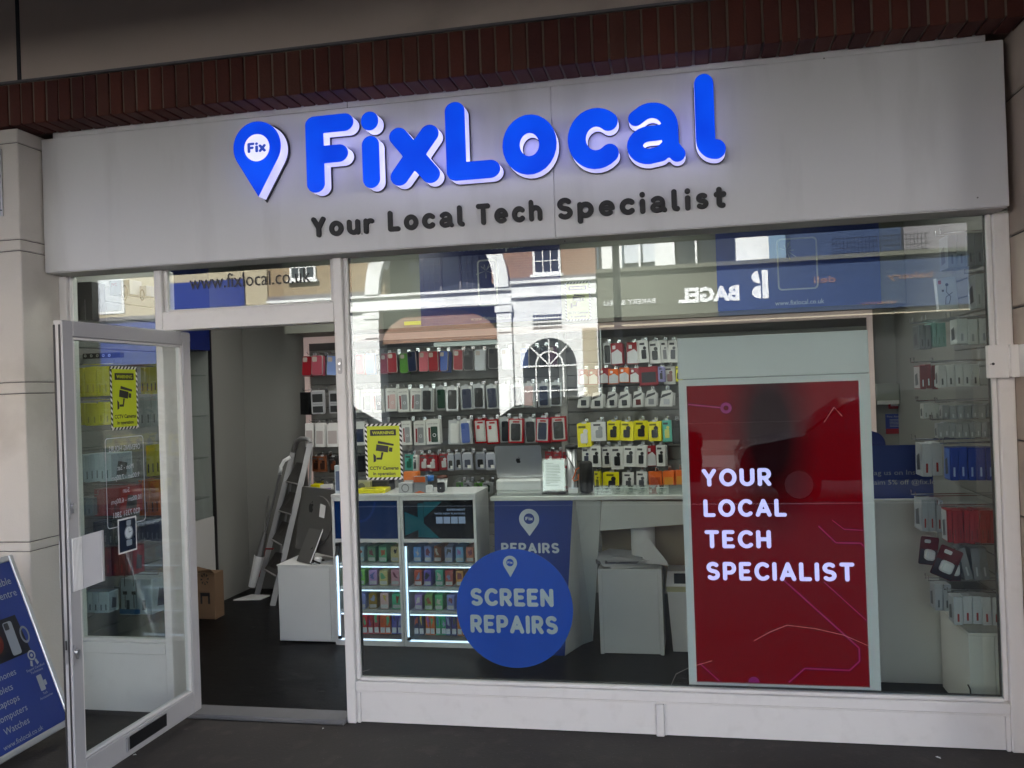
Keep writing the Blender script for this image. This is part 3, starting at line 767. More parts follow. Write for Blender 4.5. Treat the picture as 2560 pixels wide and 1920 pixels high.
for z in (1.272, .643):
    lk = wb('lock_cylinder', MB().cyl((DX, -.981, z), (DX+.012, -.981, z), .013, n=14).box(DX, DX+.011, -.986, -.976, z-.028, z), 'steel', st)
    wb('lock_escutcheon', BX(DX, DX+.004, -1.004, -.992, z-.05, z+.035), 'steel', lk)
# pull handle: ribbed plate with a folded grip
hd = wb('pull_handle', MB().box(DX+.0005, DX+.006, -.998, -.935, .905, 1.135, b=.001), 'alu', dr)
for i in range(7): wb('rib', MB().cyl((DX+.007, -.994+i*.0085, .907), (DX+.007, -.994+i*.0085, 1.133), .0036, n=6), 'paint_white', hd)
wb('grip', MB().add([(DX+.004, -.936, .905), (DX+.055, -.872, .925), (DX+.055, -.872, 1.15), (DX+.004, -.936, 1.135)], [(0, 1, 2, 3)]).add([(DX+.0, -.934, .905), (DX+.055, -.868, .925), (DX+.055, -.868, 1.15), (DX+.0, -.934, 1.135)], [(3, 2, 1, 0)]).box(DX+.053, DX+.059, -.874, -.862, .925, 1.15), 'paint_white_darkened', hd)
wb('back_plate', BX(XB-.012, XB-.001, -1.002, -.99, .92, 1.13), 'alu', hd)
# letter slot in the bottom rail
ls = wb('letter_slot', BX(DX, DX+.004, -.655, -.355, .086, .148), 'black_satin', br)
wb('slot_frame', MB().box(DX+.0005, DX+.008, -.673, -.656, .084, .152).box(DX+.0005, DX+.006, -.655, -.355, .1485, .153), 'alu', ls)
wb('pivot_plate', BX(DX+.0005, DX+.003, -.125, -.035, 2.03, 2.074), 'paint_white_darkened', dr)
# stickers on the door glass (local x runs along the door towards the hinge)
RZ = (0, 0, PI/2)
s3 = thing('cctv_sticker', (DX-.016, -.582, 1.735), 'yellow CCTV warning sticker on the open door', 'sticker', rot=RZ)
cctv(s3, .205, .30, 0)
oh = thing('opening_hours', (DX-.0165, -.589, 1.34), 'white opening hours lettering seen reversed through the open door', 'lettering', rot=RZ)
w, h = .288, .42
fr_ = MB().poly([rr(-w/2, w/2, -h/2, h/2, .018), rr(-w/2+.004, w/2-.004, -h/2+.004, h/2-.004, .015)[::-1]], 0)
ob('outline', fr_, 'vinyl_white', oh)
T = MB()
for s, z, hh, ww in (('OPENING HOURS', .145, .026, .235), ('Mon - Sat', .055, .024, .12), ('9.00am - 7.00pm', .01, .024, .21), ('Sun', -.055, .024, .05), ('10.00am - 6.00pm', -.10, .024, .225), ('020 7351 2801', -.165, .026, .20)):
    btext(s, -ww/2, z, h=hh, w=ww, y=0, mb=T, flip=True)
ob('lettering', T, 'vinyl_white', oh)
wt = thing('watch_advert', (DX-.0165, -.59, 1.085), 'small framed watch advert stuck on the open door', 'poster', rot=RZ)
ob('frame', MB().poly(rr(-.07, .07, -.085, .08, .002), 0), 'paper_white', wt)
ob('picture', MB().poly(rr(-.062, .062, -.077, .072, .001), -.001), cm('0b1b33', .3), wt)
ob('watch', MB().poly([ell(.008, .008, .033, n=28), ell(.008, .008, .028, n=28)[::-1]], -.002).poly(rr(-.012, .03, -.055, -.027, .004), -.002).poly(rr(-.008, .026, .042, .066, .004), -.002), cm('8f9aa6', .3), wt)
ob('dial', MB().poly(ell(.008, .008, .027, n=28), -.002), cm('c9d2d8', .3), wt)
ob('watch_hands', MB().poly([(.007, .008), (.009, .008), (.009, .03), (.007, .03)], -.003).poly([(.007, .007), (.028, .012), (.028, .014), (.007, .010)], -.003), 'sticker_black', wt)

# ------------------------------------------------------------------ advertising board leaning at the left edge
# local frame: x along the board (away from the street), z up the board, -y out of its face
A = Vector((-3.155, -.37, .085)); B = Vector((-3.475, -.43, .94))
up = (B-A); up.normalize(); al = Vector((-.04, 1, 0)).normalized(); nrm = al.cross(up); up = nrm.cross(al)
H = .92; Wd = .66
mw = Matrix((al, -nrm, up)).transposed().to_4x4(); mw.translation = A-al*Wd
ab = thing('advertising_board', (0, 0, 0), 'blue pavement board with a silver frame behind the open door', 'board'); ab.matrix_world = mw
fw = .03
for x in (0, Wd-fw): ob('side_frame', BX(x, x+fw, -.012, .012, -.09, H, b=.004), 'alu', ab)
for z in (0, H-fw): ob('cross_frame', BX(fw+.0005, Wd-fw-.0005, -.011, .011, z, z+fw, b=.004), 'alu', ab)
ob('poster', BX(fw+.001, Wd-fw-.001, -.004, .008, fw+.001, H-fw-.001), 'panel_navy', ab)
ob('rear_panel', MB().add([(.01, .03, H-.005), (Wd-.01, .03, H-.005), (Wd-.01, .54, -.26), (.01, .54, -.26)], [(0, 1, 2, 3)]), cm('4a4d55'), ab)
T = MB(); y = -.006
def bt(s, xr, z, h, **k):          # right-aligned at xr
    t = btext(s, 0, 0, h=h, y=y, mb=MB(), **k); wx = max(p[0] for p in t.v)
    t.mv(xr-wx, 0, z); T.add(t.v, t.f)
bt('Reliable', .59, .775, .038); bt('Repair Centre', .60, .71, .038)
for s, xr, z in (('Smartphones', .42, .345), ('Tablets', .37, .285), ('Laptops', .385, .225), ('Computers', .41, .165), ('Watches', .395, .105)): bt(s, xr, z, .032)
bt('www.fixlocal.co.uk', .46, .045, .024)
ob('lettering', T, 'vinyl_white_dim', ab)
T = MB(); ix = .55
T.poly([ell(ix, .40, .026, n=24), ell(ix, .40, .017, n=24)[::-1]], y).poly(ell(ix, .40, .009, n=12), y).poly([(ix-.02, .378), (ix-.008, .372), (ix-.015, .345), (ix-.03, .352)], y).poly([(ix+.02, .378), (ix+.008, .372), (ix+.015, .345), (ix+.03, .352)], y)
T.poly(rr(ix-.02, ix+.015, .215, .295, .005), y).poly(rr(ix+.016, ix+.033, .235, .262, .003), y)
btext('Expert Certified', ix-.065, .33, w=.125, h=.012, y=y, mb=T); btext('Technicians', ix-.045, .312, w=.085, h=.012, y=y, mb=T)
btext('Tech', ix-.015, .195, w=.03, h=.012, y=y, mb=T); btext('Accessories', ix-.045, .177, w=.09, h=.012, y=y, mb=T)
ob('icons', T, 'vinyl_white_dim', ab)
ph = ob('phone_picture', MB().poly(rr(.44, .50, .43, .60, .012), y), cm('8c929c', .3), ab)
ob('phone_camera', MB().poly(rr(.445, .475, .56, .595, .006), y-.001), cm('2a2d33', .3), ph)
lp = ob('laptop_picture', MB().poly([(.16, .45), (.40, .45), (.42, .61), (.15, .61)], y), cm('0b0b10', .3), ab)
ob('laptop_glow', MB().poly(ell(.35, .52, .06, .06, n=18), y-.001), cm('5a1208', .4), lp)
ob('watch_picture', MB().poly([ell(.555, .51, .03, .045, n=20), ell(.555, .51, .02, .033, n=20)[::-1]], y), cm('7d8188', .3), ab)
ob('dark_band', MB().poly([(.031, .42), (.56, .42), (.54, .62), (.031, .62)], y+.001), cm('0a0d1c', .4), ab)
# ------------------------------------------------------------------ inside the shop: walls and lights
for i, (x, y) in enumerate(((-3.0, .8), (-1.2, .8), (.6, .8), (-2.4, 1.7), (-.4, 1.7))):
    cl = thing('ceiling_light', (x, y, 2.94), '%s square light panel on the shop ceiling, %s row' % (('leftmost', 'middle', 'rightmost', 'left', 'right')[i], 'front' if i < 3 else 'rear'), 'ceiling light', 'ceiling light panels')
    ob('frame', MB().poly([rr(-.3, .3, -.3, .3, .01), rr(-.28, .28, -.28, .28, .005)[::-1]], 0, .02).map(lambda p: (p.x, p.z, p.y)), 'paint_white', cl)
    ob('diffuser', BX(-.278, .278, -.278, .278, .004, .016), 'lamp_panel', cl)
bh = thing('bulkhead', (-.85, 2.6, 2.24), 'grey bulkhead over the back wall display with blue printed panels', 'bulkhead')
BY = 2.45
wb('bulkhead_box', BX(-3.29, 1.555, BY, 2.855, 2.24, 2.955), 'bulkhead_grey', bh)
def bpanel(pl_, pr2, m):
    x0, x1 = at(pl_, 800, y=BY-.01).x, at(pr2, 770, y=BY-.01).x
    return wb('printed_panel', BX(x0, x1, BY-.012, BY-.001, 2.244, 2.92), m, bh), x0, x1
P1, xa, xb = bpanel(1053, 1404, 'panel_navy_deep'); P2, xc, xd = bpanel(1796, 2204, 'panel_navy')
def flat(fn): return fn
def bput(par, kind, px0, px1, pyb, pyt, s=None, m='vinyl_white_dim', bold=0):
    y = BY-.0145; q0, q1 = at(px0, pyb, y=y), at(px1, pyb, y=y); zt = at(px0, pyt, y=y).z
    if kind == 't': mb = btext(s, q0.x, q0.z, w=q1.x-q0.x, h=zt-q0.z, y=y, bold=bold)
    else:
        mb = MB().poly([rr(q0.x, q1.x, q0.z, zt, .03), rr(q0.x+.012, q1.x-.012, q0.z+.012, zt-.012, .022)[::-1]], y)
        rc = random.Random(3)
        for i in range(9):
            a0 = R(0, 6.28); cx, cz = q0.x+.07, zt-.09; l = rc.uniform(.04, .09)
            mb.add([(cx, y, cz), (cx+math.cos(a0)*l, y, cz+math.sin(a0)*l), (cx+math.cos(a0+.09)*l, y, cz+math.sin(a0+.09)*l)], [(0, 1, 2)])
    wb('panel_print', mb, m, par)
bput(P1, 't', 1131, 1316, 630, 607, 'Phone Repair', 'vinyl_white', bold=.012); bput(P1, 'o', 1196, 1246, 766, 650); bput(P1, 't', 1177, 1279, 802, 793, 'www.fixlocal.co.uk')
bput(P2, 't', 1886, 2098, 569, 545, 'Tablet Repair', 'vinyl_white', bold=.012); bput(P2, 'o', 1945, 2047, 727, 597); bput(P2, 't', 1938, 2061, 764, 752, 'www.fixlocal.co.uk', 'vinyl_white')
wb('cctv_label', BX(at(1010, 812, y=BY-.01).x, at(1052, 812, y=BY-.01).x, BY-.006, BY-.002, 2.26, 2.29), 'sticker_yellow', bh)

sw = thing('slat_wall', (-.95, 2.82, .3), 'grey slatted back wall with chrome hooks and a pink framed edge', 'display wall')
SWY = 2.80
wb('groove_backing', BX(-3.26, 1.37, 2.835, 2.857, .30, 2.168), 'slat_groove', sw)
me1 = None
for sec, (x0, x1) in enumerate(((-3.25, -1.045), (-.985, 1.365))):
    ml = meshof('slat', BX(0, x1-x0, 0, .034, 0, .096, b=.004), 'slat_grey')
    for k in range(18):
        ob('slat', ml, None, sw, Vector((x0, SWY, .31+k*.1))-WL[sw])
wb('joint_strip', BX(-1.044, -.986, 2.79, 2.834, .30, 2.168), 'wall_white', sw)
wb('frame_bar', BX(-3.275, 1.385, 2.775, 2.834, 2.172, 2.226), 'led_frame_pink', sw)
wb('frame_bar', BX(-3.275, -3.235, 2.774, 2.799, .9, 2.171), 'led_frame_pink', sw)
wb('frame_bar', BX(1.345, 1.385, 2.774, 2.799, .9, 2.171), 'led_frame_pink', sw)
hookm = meshof('display_hook', MB().box(-.014, .014, -.004, 0, -.03, .012).tube([(0, -.004, 0), (0, -.15, -.004), (0, -.165, .012)], .0028, 5), 'chrome')
def hook(x, z): ob('display_hook', hookm, None, sw, Vector((x, SWY-.001, z))-WL[sw])

# ------------------------------------------------------------------ goods on the back wall
ORD = ['first', 'second', 'third', 'fourth', 'fifth', 'sixth', 'seventh', 'eighth', 'ninth', 'tenth', 'eleventh', 'twelfth', 'thirteenth', 'fourteenth', 'fifteenth', 'sixteenth', 'seventeenth', 'eighteenth', 'nineteenth', 'twentieth', 'twenty-first', 'twenty-second']
CN = {'red': '8e0f1e', 'crimson': '8a1a33', 'pink': 'c0606c', 'rose': 'a84d5c', 'blue': '3a57a0', 'lightblue': '7690c4', 'navy': '1b2440', 'green': '4f8a2c', 'darkgreen': '14382a', 'black': '111214', 'white': 'd9d9d6', 'grey': '8c8f92', 'purple': '43203c', 'yellow': 'e6dc0c', 'orange': 'e2660f', 'teal': '5db8a8', 'clear': 'b8bcc0', 'brown': '6b3a1c', 'silver': 'a7aaad', 'palepink': 'd3b3b0', 'lilac': '8b86b8'}
def product(kind, x0, x1, z0, z1, y, c, c2, lab, grp, cat):
    """one hanging pack: body with its own printed or moulded pieces, in local x,z"""
    w, h = x1-x0, z1-z0
    rot = (R(-.07, .03), R(-.05, .05), R(-.22, .22))
    loc = ((x0+x1)/2, y, (z0+z1)/2)
    A = dict(loc=loc, rot=rot, lab=lab, cat=cat, grp=grp)
    hx, hz = w/2, h/2
    C1 = CN.get(c, c); C2 = CN.get(c2, c2) if c2 else None
    if kind == 'case':
        o = ob('phone_case', MB().poly(rr(-hx, hx, -hz, hz, .016), 0, .012), cm('9d9795' if c != 'clear' else 'cfd2d4', .15), **A)
        f = ob('case_back', MB().poly(rr(-hx+.004, hx-.004, -hz+.004, hz-.004, .013), -.003, .002), cm(C1, .45), o)
        ob('camera_window', MB().poly(rr(-hx+.010, -hx+.010+w*.42, hz-.012-w*.42, hz-.012, .008), -.005, -.001), cm('b5aaa0' if c not in ('black', 'navy') else '2b2d33', .2), o)
    elif kind == 'box':
        o = ob('case_box', MB().box(-hx, hx, 0, .02, -hz, hz, b=.001), cm('d6d5d1', .35), **A)
        ob('title_print', btext('NEW CASE', -w*.36, hz-h*.17, w=w*.72, h=h*.05, y=-.002), cm('3c3c40'), o)
        p = ob('phone_print', MB().poly(rr(-w*.16, w*.34, -hz+h*.09, h*.24, .008), -.002), cm(C1, .3), o)
        ob('ring_print', MB().poly([ell(w*.09, -h*.12, w*.13, n=14), ell(w*.09, -h*.12, w*.085, n=14)[::-1]], -.0035), cm('cfcfd2'), p)
        ob('colour_dots', MB().poly(rr(-w*.34, -w*.2, -hz+h*.12, h*.2, .005), -.002), cm(C2 or '8c2a35'), o)
    elif kind == 'clear':
        o = ob('case_box', MB().box(-hx, hx, 0, .018, -hz, hz, b=.001), cm('b9bcbe', .12), **A)
        p = ob('phone_case', MB().poly(rr(-w*.36, w*.36, -hz+h*.06, hz-h*.12, .012), -.008, 0), cm(C1, .35), o)
        ob('camera_window', MB().poly(rr(-w*.30, -w*.02, hz-h*.36, hz-h*.17, .006), -.011, -.008), cm('24262b' if c == 'black' else C1, .2), p)
        ob('size_label', MB().poly(rr(w*.2, w*.45, hz-h*.13, hz-h*.03, .002), -.002), cm('e0e0de'), o)
    elif kind == 'sleeve':
        o = ob('sleeve_pack', MB().box(-hx, hx, 0, .02, -hz, hz, b=.001), cm('9a9b9f', .3), **A)
        ob('wallet_case', MB().poly(rr(-w*.40, w*.40, h*.02, hz-h*.12, .004), -.003).poly(rr(-w*.40, w*.40, -hz+h*.06, -h*.16, .004), -.003), cm(C1, .4), o)
        ob('name_print', btext('PREMIUM CASE', -w*.36, -h*.09, w=w*.72, h=h*.04, y=-.0025), cm('2a2a2e'), o)
    elif kind == 'pouch':
        o = ob('case_pouch', MB().poly(rr(-hx, hx, -hz, hz, .006), 0, .01), cm('a30b18', .14), **A)
        ob('inner_card', MB().poly(rr(-w*.41, w*.41, -hz+h*.07, hz-h*.06, .004), -.002), cm('c8c4c2' if c != 'black' else 'bdb9b8', .3), o)
        ob('brand_mark', MB().poly(rr(-w*.2, w*.25, hz-h*.17, hz-h*.1, .005), -.0035), cm('a30b18'), o)
        p = ob('phone_case', MB().poly(rr(-w*.31, w*.31, -hz+h*.11, hz-h*.2, .012), -.007, -.003), cm(C1, .3), o)
        ob('camera_lens', MB().poly(rr(-w*.26, -w*.02, hz-h*.40, hz-h*.24, .006), -.009, -.007), cm('c2303a' if c == 'white' else '26282e', .3), p)
    elif kind == 'card':
        o = ob('accessory_pack', MB().box(-hx, hx, 0, .015, -hz, hz, b=.001), cm(C1, .35), **A)
        p = ob('device', MB().poly(rr(-w*.26, w*.24, -hz+h*.16, h*.08, min(w, h)*.1), -.006, 0), cm(C2 or '222326', .3), o)
        ob('device_head', MB().poly(ell(w*.1, h*.16, w*.17, n=14), -.007, 0), cm(C2 or '222326', .3), o)
        ob('title_print', MB().poly(rr(-w*.4, w*.12, hz-h*.2, hz-h*.1, .001), -.002), cm('4b4b4f' if c != 'yellow' else '6c6a0a'), o)
    elif kind == 'split':
        o = ob('accessory_pack', MB().box(-hx, hx, 0, .018, -hz, hz, b=.001), cm(C1, .3), **A)
        ob('white_band', MB().poly([(-w*.46, -hz+h*.04), (w*.46, -hz+h*.04), (w*.46, h*.02), (w*.1, h*.2), (-w*.46, h*.05)], -.002), cm('c4c5c8', .3), o)
        ob('brand_mark', MB().poly(rr(-w*.34, -w*.08, h*.22, h*.38, .002), -.002), cm('d8d8d8'), o)
    elif kind == 'fan':
        o = ob('memory_card_pack', MB().poly([(-hx, -hz), (hx*.8, -hz), (hx*.95, hz*.5), (hx*.6, hz), (-hx*.6, hz*.85)], 0, .012), cm('c9c9c6', .35), **A)
        ob('printed_band', MB().poly([(-w*.40, h*.0), (w*.30, h*.22), (w*.36, h*.36), (-w*.28, h*.22)], -.002), cm('4a4b4f'), o)
        ob('memory_card', MB().poly(rr(-w*.2, w*.22, -hz+h*.12, -h*.04, .004), -.005, 0), cm(C2 or '2a2b2f', .3), o)
        pk = ob('pack_behind', MB().poly([(-hx*.7, -hz*.8), (hx*1.15, -hz*.9), (hx*1.2, hz*.6), (-hx*.3, hz*.9)], .016, .03), cm('b2b2b0', .35), o)
    elif kind == 'blister':
        o = ob('watch_case_box', MB().poly(rr(-hx, hx, -hz, hz, .008), 0, .03), cm('8f93a0', .2), **A)
        ob('watch_case', MB().poly(rr(-w*.28, w*.28, -h*.34, h*.14, .008), -.004, 0), cm(C1, .3), o)
        ob('price_label', MB().poly(rr(w*.0, w*.36, -h*.40, -h*.2, .002), -.006), cm('d9d9d6'), o)
        ob('hang_tab', MB().poly(rr(-w*.4, w*.4, hz, hz+.012, .003), .008, .012), cm('b0b3ba', .2), o)
    elif kind == 'plugcard':
        A['rot'] = (0, c2, .1)
        o = ob('travel_plug_card', MB().poly(rr(-hx, hx, -hz, hz, .008), 0, .004), cm('5e1420', .25), **A)
        ob('dark_band', MB().poly(rr(-hx*.96, hx*.96, -hz*.96, hz*.1, .006), -.0015), cm('1c1426', .3), o)
        ob('name_print', MB().poly(rr(-hx*.6, hx*.1, hz*.55, hz*.8, .006), -.002), cm('c9c9cc'), o)
        pb = ob('plug_body', MB().poly(rr(-hx*.5, hx*.5, -hz*.62, hz*.12, .014), -.03, -.002), cm('c4c8cc', .3), o)
        ob('plug_face', MB().poly(rr(-hx*.36, hx*.36, -hz*.5, hz*.0, .008), -.034, -.0305), cm('d6dadd', .3), pb)
        return o
    elif kind == 'earbox':
        A['rot'] = (0, -.06, .15)
        o = ob('earphone_box', MB().box(-hx, hx, 0, .03, -hz, hz, b=.001), cm('c3c6c8', .35), **A)
        ob('red_mark', MB().poly(rr(-hx*.85, -hx*.55, hz*.62, hz*.84, .002), -.002), cm('a03020'), o)
        ob('cable_picture', MB().tube([(0, -.003, hz*.5), (-hx*.1, -.003, hz*.1), (hx*.3, -.003, -hz*.2), (hx*.1, -.003, -hz*.6), (-hx*.3, -.003, -hz*.65), (-hx*.2, -.003, -hz*.2), (hx*.5, -.003, hz*.05)], .0016, 5), cm('2a2b2e'), o)
        ob('earbud_picture', MB().poly(ell(0, hz*.55, .008, n=12), -.003).poly(ell(-hx*.45, hz*.2, .006, n=12), -.003), cm('2a2b2e'), o)
        return o
    else:
        o = ob('boxed_accessory', MB().box(-hx, hx, 0, .035, -hz, hz, b=.0015), cm(C1, .4), **A)
        ob('printed_panel', MB().poly(rr(-w*.38, w*.38, -h*.36, h*.2, .003), -.002), cm(C2 or '3a3b3f', .35), o)
    if kind not in ('fan', 'blister'):
        for q in range(2 if R(0, 1) < .6 else 1):
            dx, dz_, yy = R(-.011, .011), R(-.008, .008), .022+.022*q+R(0, .006)
            ob('pack_behind', MB().box(-hx+dx, hx+dx, yy, yy+.014, -hz+dz_, hz+dz_, b=.001), cm({'case': CN.get(c, c), 'pouch': '9a0c18', 'split': CN.get(c, c), 'card': CN.get(c, c), 'plain': CN.get(c, c)}.get(kind, random.choice(['c9c8c4', 'b4b6b8', 'd2d1cd'])), .3), o)
    ob('hang_tab', MB().poly(rr(-w*.16, w*.16, hz, hz+.016, .004), .004, .006), cm('b9bbbe', .2), o) if kind in ('clear', 'card', 'pouch') else None
    return o
PY = 2.665
KN = {'case': 'silicone phone case', 'box': 'boxed ring phone case', 'clear': 'phone case in clear box', 'sleeve': 'wallet case pack', 'pouch': 'red pouch phone case', 'card': 'accessory pack', 'split': 'charger pack', 'fan': 'memory card pack', 'blister': 'small watch case box', 'plain': 'accessory box'}
def row(name, grp, cat, ztop, zbot, items, jz=.006):
    """items: px0, px1, kind, colour, colour2; ztop/zbot given as pixel rows at px 1280"""
    zt0 = at(1280, ztop, y=PY).z; zb0 = at(1280, zbot, y=PY).z; last = 0
    for i, it in enumerate(items):
        p0, p1, kind, c = it[:4]; c2 = it[4] if len(it) > 4 else None
        pm = (ztop+zbot)/2-.045*((p0+p1)/2-1280)
        x0, x1 = at(p0, pm, y=PY).x, at(p1, pm, y=PY).x
        dz = R(-jz, jz); zb = zb0+dz; zt = zt0+dz
        if len(it) > 5: zb = zt-(zt0-zb0)*it[5]
        pos = ORD[i]+' from the left in the '+name
        product(kind, x0, x1, zb, zt, PY+R(-.02, .02)-.035*(i % 2), c, c2, '%s %s, %s' % ({'palepink': 'pale pink', 'lightblue': 'light blue', 'darkgreen': 'dark green', 'clear': 'clear'}.get(c, c if c in CN else 'coloured'), KN[kind], pos), grp, cat)
        hook((x0+x1)/2+.008, zt+.02)
        if i and abs((p0+last)/2-last) > 22: hook(at((p0+last)/2, pm, y=PY).x, zt+.02)
        last = p1
row('top row', 'phone cases in the top row', 'phone case', 869, 921, [(757, 783, 'case', 'red'), (785, 813, 'case', 'rose'), (815, 841, 'case', 'lightblue'), (862, 886, 'case', 'purple'), (890, 912, 'case', 'pink'), (917, 940, 'case', 'lightblue'), (948, 971, 'case', 'crimson'), (972, 995, 'case', 'red'), (997, 1020, 'case', 'green'), (1020, 1043, 'case', 'navy'), (1046, 1071, 'case', 'pink'), (1072, 1098, 'case', 'red'), (1097, 1121, 'case', 'blue'), (1135, 1160, 'case', 'red'), (1160, 1184, 'case', 'black'), (1188, 1213, 'case', 'clear'), (1221, 1246, 'case', 'black'), (1255, 1278, 'case', 'clear'), (1300, 1321, 'case', 'blue'), (1324, 1345, 'case', 'black'), (1347, 1368, 'case', 'black'), (1374, 1396, 'case', 'purple')])
row('second row', 'boxed phone cases in the second row', 'phone case', 961, 1020, [(747, 772, 'plain', 'black', '08080a'), (784, 814, 'sleeve', 'black'), (824, 852, 'sleeve', 'black'), (878, 900, 'box', 'palepink', '8a4a50'), (904, 933, 'box', 'grey', '2a2a2e'), (936, 964, 'box', 'navy', '7a1f2c'), (967, 994, 'box', 'palepink', 'a06a66'), (998, 1025, 'box', 'grey', '8a1f2c'), (1027, 1055, 'box', 'grey', '8a1f2c'), (1058, 1085, 'clear', 'black'), (1088, 1116, 'clear', 'darkgreen'), (1120, 1149, 'clear', 'black'), (1153, 1183, 'clear', 'navy'), (1185, 1213, 'clear', 'black'), (1216, 1245, 'clear', 'navy'), (1249, 1274, 'clear', 'clear'), (1279, 1306, 'clear', 'black'), (1310, 1339, 'clear', 'palepink'), (1344, 1372, 'clear', 'navy'), (1376, 1406, 'clear', 'black')])
row('third row', 'phone case packs in the third row', 'phone case', 1046, 1107, [(766, 786, 'plain', 'white', 'a9a09e'), (790, 812, 'plain', 'white', 'b3aaa8'), (816, 846, 'plain', 'white', 'b3aaa8'), (858, 884, 'plain', 'white', '9aa0a8'), (888, 911, 'plain', 'white', '1c2a46'), (1008, 1031, 'box', 'grey', '8a1f2c'), (1034, 1065, 'box', 'grey', '8a1f2c'), (1070, 1104, 'box', 'darkgreen', '8a1f2c'), (1122, 1150, 'clear', 'white'), (1154, 1181, 'clear', 'blue'), (1184, 1216, 'pouch', 'white'), (1218, 1250, 'pouch', 'white'), (1252, 1275, 'clear', 'black'), (1274, 1311, 'pouch', 'black'), (1312, 1340, 'clear', 'black'), (1341, 1376, 'pouch', 'navy'), (1378, 1416, 'pouch', 'black')])
row('fourth row', 'small packs in the fourth row', 'accessory', 1132, 1172, [(780, 798, 'card', 'brown', '2a1208'), (800, 820, 'card', 'brown', '2a1208'), (823, 846, 'card', 'black', '5a2a10'), (888, 915, 'plain', 'black', '24262c'), (1010, 1034, 'card', 'teal', '1f6a50'), (1036, 1047, 'card', 'white', '4a4b4f'), (1049, 1073, 'card', 'red', 'c9c9c9'), (1075, 1097, 'card', 'red', 'c9c9c9'), (1098, 1120, 'card', 'red', 'c9c9c9'), (1121, 1137, 'blister', 'black'), (1139, 1155, 'blister', 'black'), (1160, 1185, 'blister', 'navy'), (1189, 1213, 'blister', 'black'), (1218, 1242, 'blister', 'navy'), (1364, 1384, 'card', 'red', 'c9c9c9'), (1386, 1405, 'card', 'red', 'b03030'), (1407, 1426, 'card', 'red', 'c9c9c9')])
row('fifth row', 'green and yellow packs low on the back wall', 'accessory', 1205, 1232, [(776, 802, 'plain', 'yellow', '222222'), (804, 834, 'plain', 'white', '7a5aa0'), (1140, 1158, 'card', 'green', '1d3b26'), (1160, 1182, 'card', 'grey', '173020'), (1185, 1206, 'card', 'green', '1d3b26'), (1208, 1232, 'card', 'grey', '173020')])
row('upper right row', 'charger packs in the upper right row', 'accessory', 868, 921, [(1508, 1527, 'clear', 'black'), (1528, 1557, 'split', 'red'), (1567, 1597, 'split', 'red'), (1598, 1622, 'card', 'white'), (1623, 1651, 'card', 'white'), (1653, 1670, 'card', 'white', '8a8b8f'), (1671, 1694, 'card', 'white', '6a6b70')])
row('second right row', 'charger packs in the second right row', 'accessory', 931, 967, [(1448, 1470, 'split', 'red'), (1473, 1496, 'split', 'crimson'), (1498, 1521, 'split', 'red'), (1522, 1547, 'split', 'orange'), (1548, 1573, 'split', 'orange'), (1575, 1598, 'split', 'red'), (1598, 1645, 'plain', 'red', '26262a', 1.25), (1647, 1660, 'card', 'lilac'), (1661, 1687, 'card', 'white', '8a6a68', 1.2), (1689, 1702, 'card', 'yellow', '5a5a08')])
row('third right row', 'memory card packs on the back wall', 'memory card', 986, 1026, [(1442, 1474, 'fan', 'white'), (1477, 1511, 'fan', 'white'), (1515, 1544, 'fan', 'white'), (1546, 1577, 'fan', 'white'), (1580, 1610, 'fan', 'white', '5a1a1a'), (1612, 1644, 'fan', 'white', '8c8f94'), (1648, 1684, 'fan', 'white', 'b0b3b8')])
row('fourth right row', 'yellow charger packs on the back wall', 'accessory', 1062, 1108, [(1443, 1479, 'card', 'yellow', 'd8d8d6', 1.25), (1482, 1516, 'card', 'white', '9a9ca0'), (1518, 1550, 'card', 'yellow'), (1551, 1584, 'card', 'yellow'), (1586, 1620, 'card', 'yellow'), (1621, 1653, 'card', 'yellow'), (1656, 1679, 'card', 'teal', 'cfd070', 1.1), (1681, 1700, 'plain', 'black', '2a2c30', 1.2)])
row('fifth right row', 'phone holder packs on the back wall', 'accessory', 1121, 1171, [(1455, 1477, 'card', 'white', '1b2440'), (1478, 1503, 'card', 'white'), (1505, 1528, 'card', 'white'), (1529, 1558, 'card', 'white', '222326', 1.1), (1559, 1589, 'card', 'white'), (1591, 1616, 'card', 'white'), (1617, 1640, 'split', 'red'), (1641, 1663, 'card', 'white')])
row('bottom right row', 'packs low on the back wall above the counter', 'accessory', 1183, 1231, [(1486, 1500, 'card', 'yellow', '6a6a10'), (1513, 1548, 'card', 'yellow'), (1558, 1584, 'card', 'white', '4a4b4f'), (1591, 1617, 'card', 'white', '4a4b4f'), (1622, 1655, 'plain', 'orange', 'b84a10'), (1657, 1686, 'plain', 'orange', 'd9922a'), (1688, 1712, 'plain', 'orange', 'd9922a')])

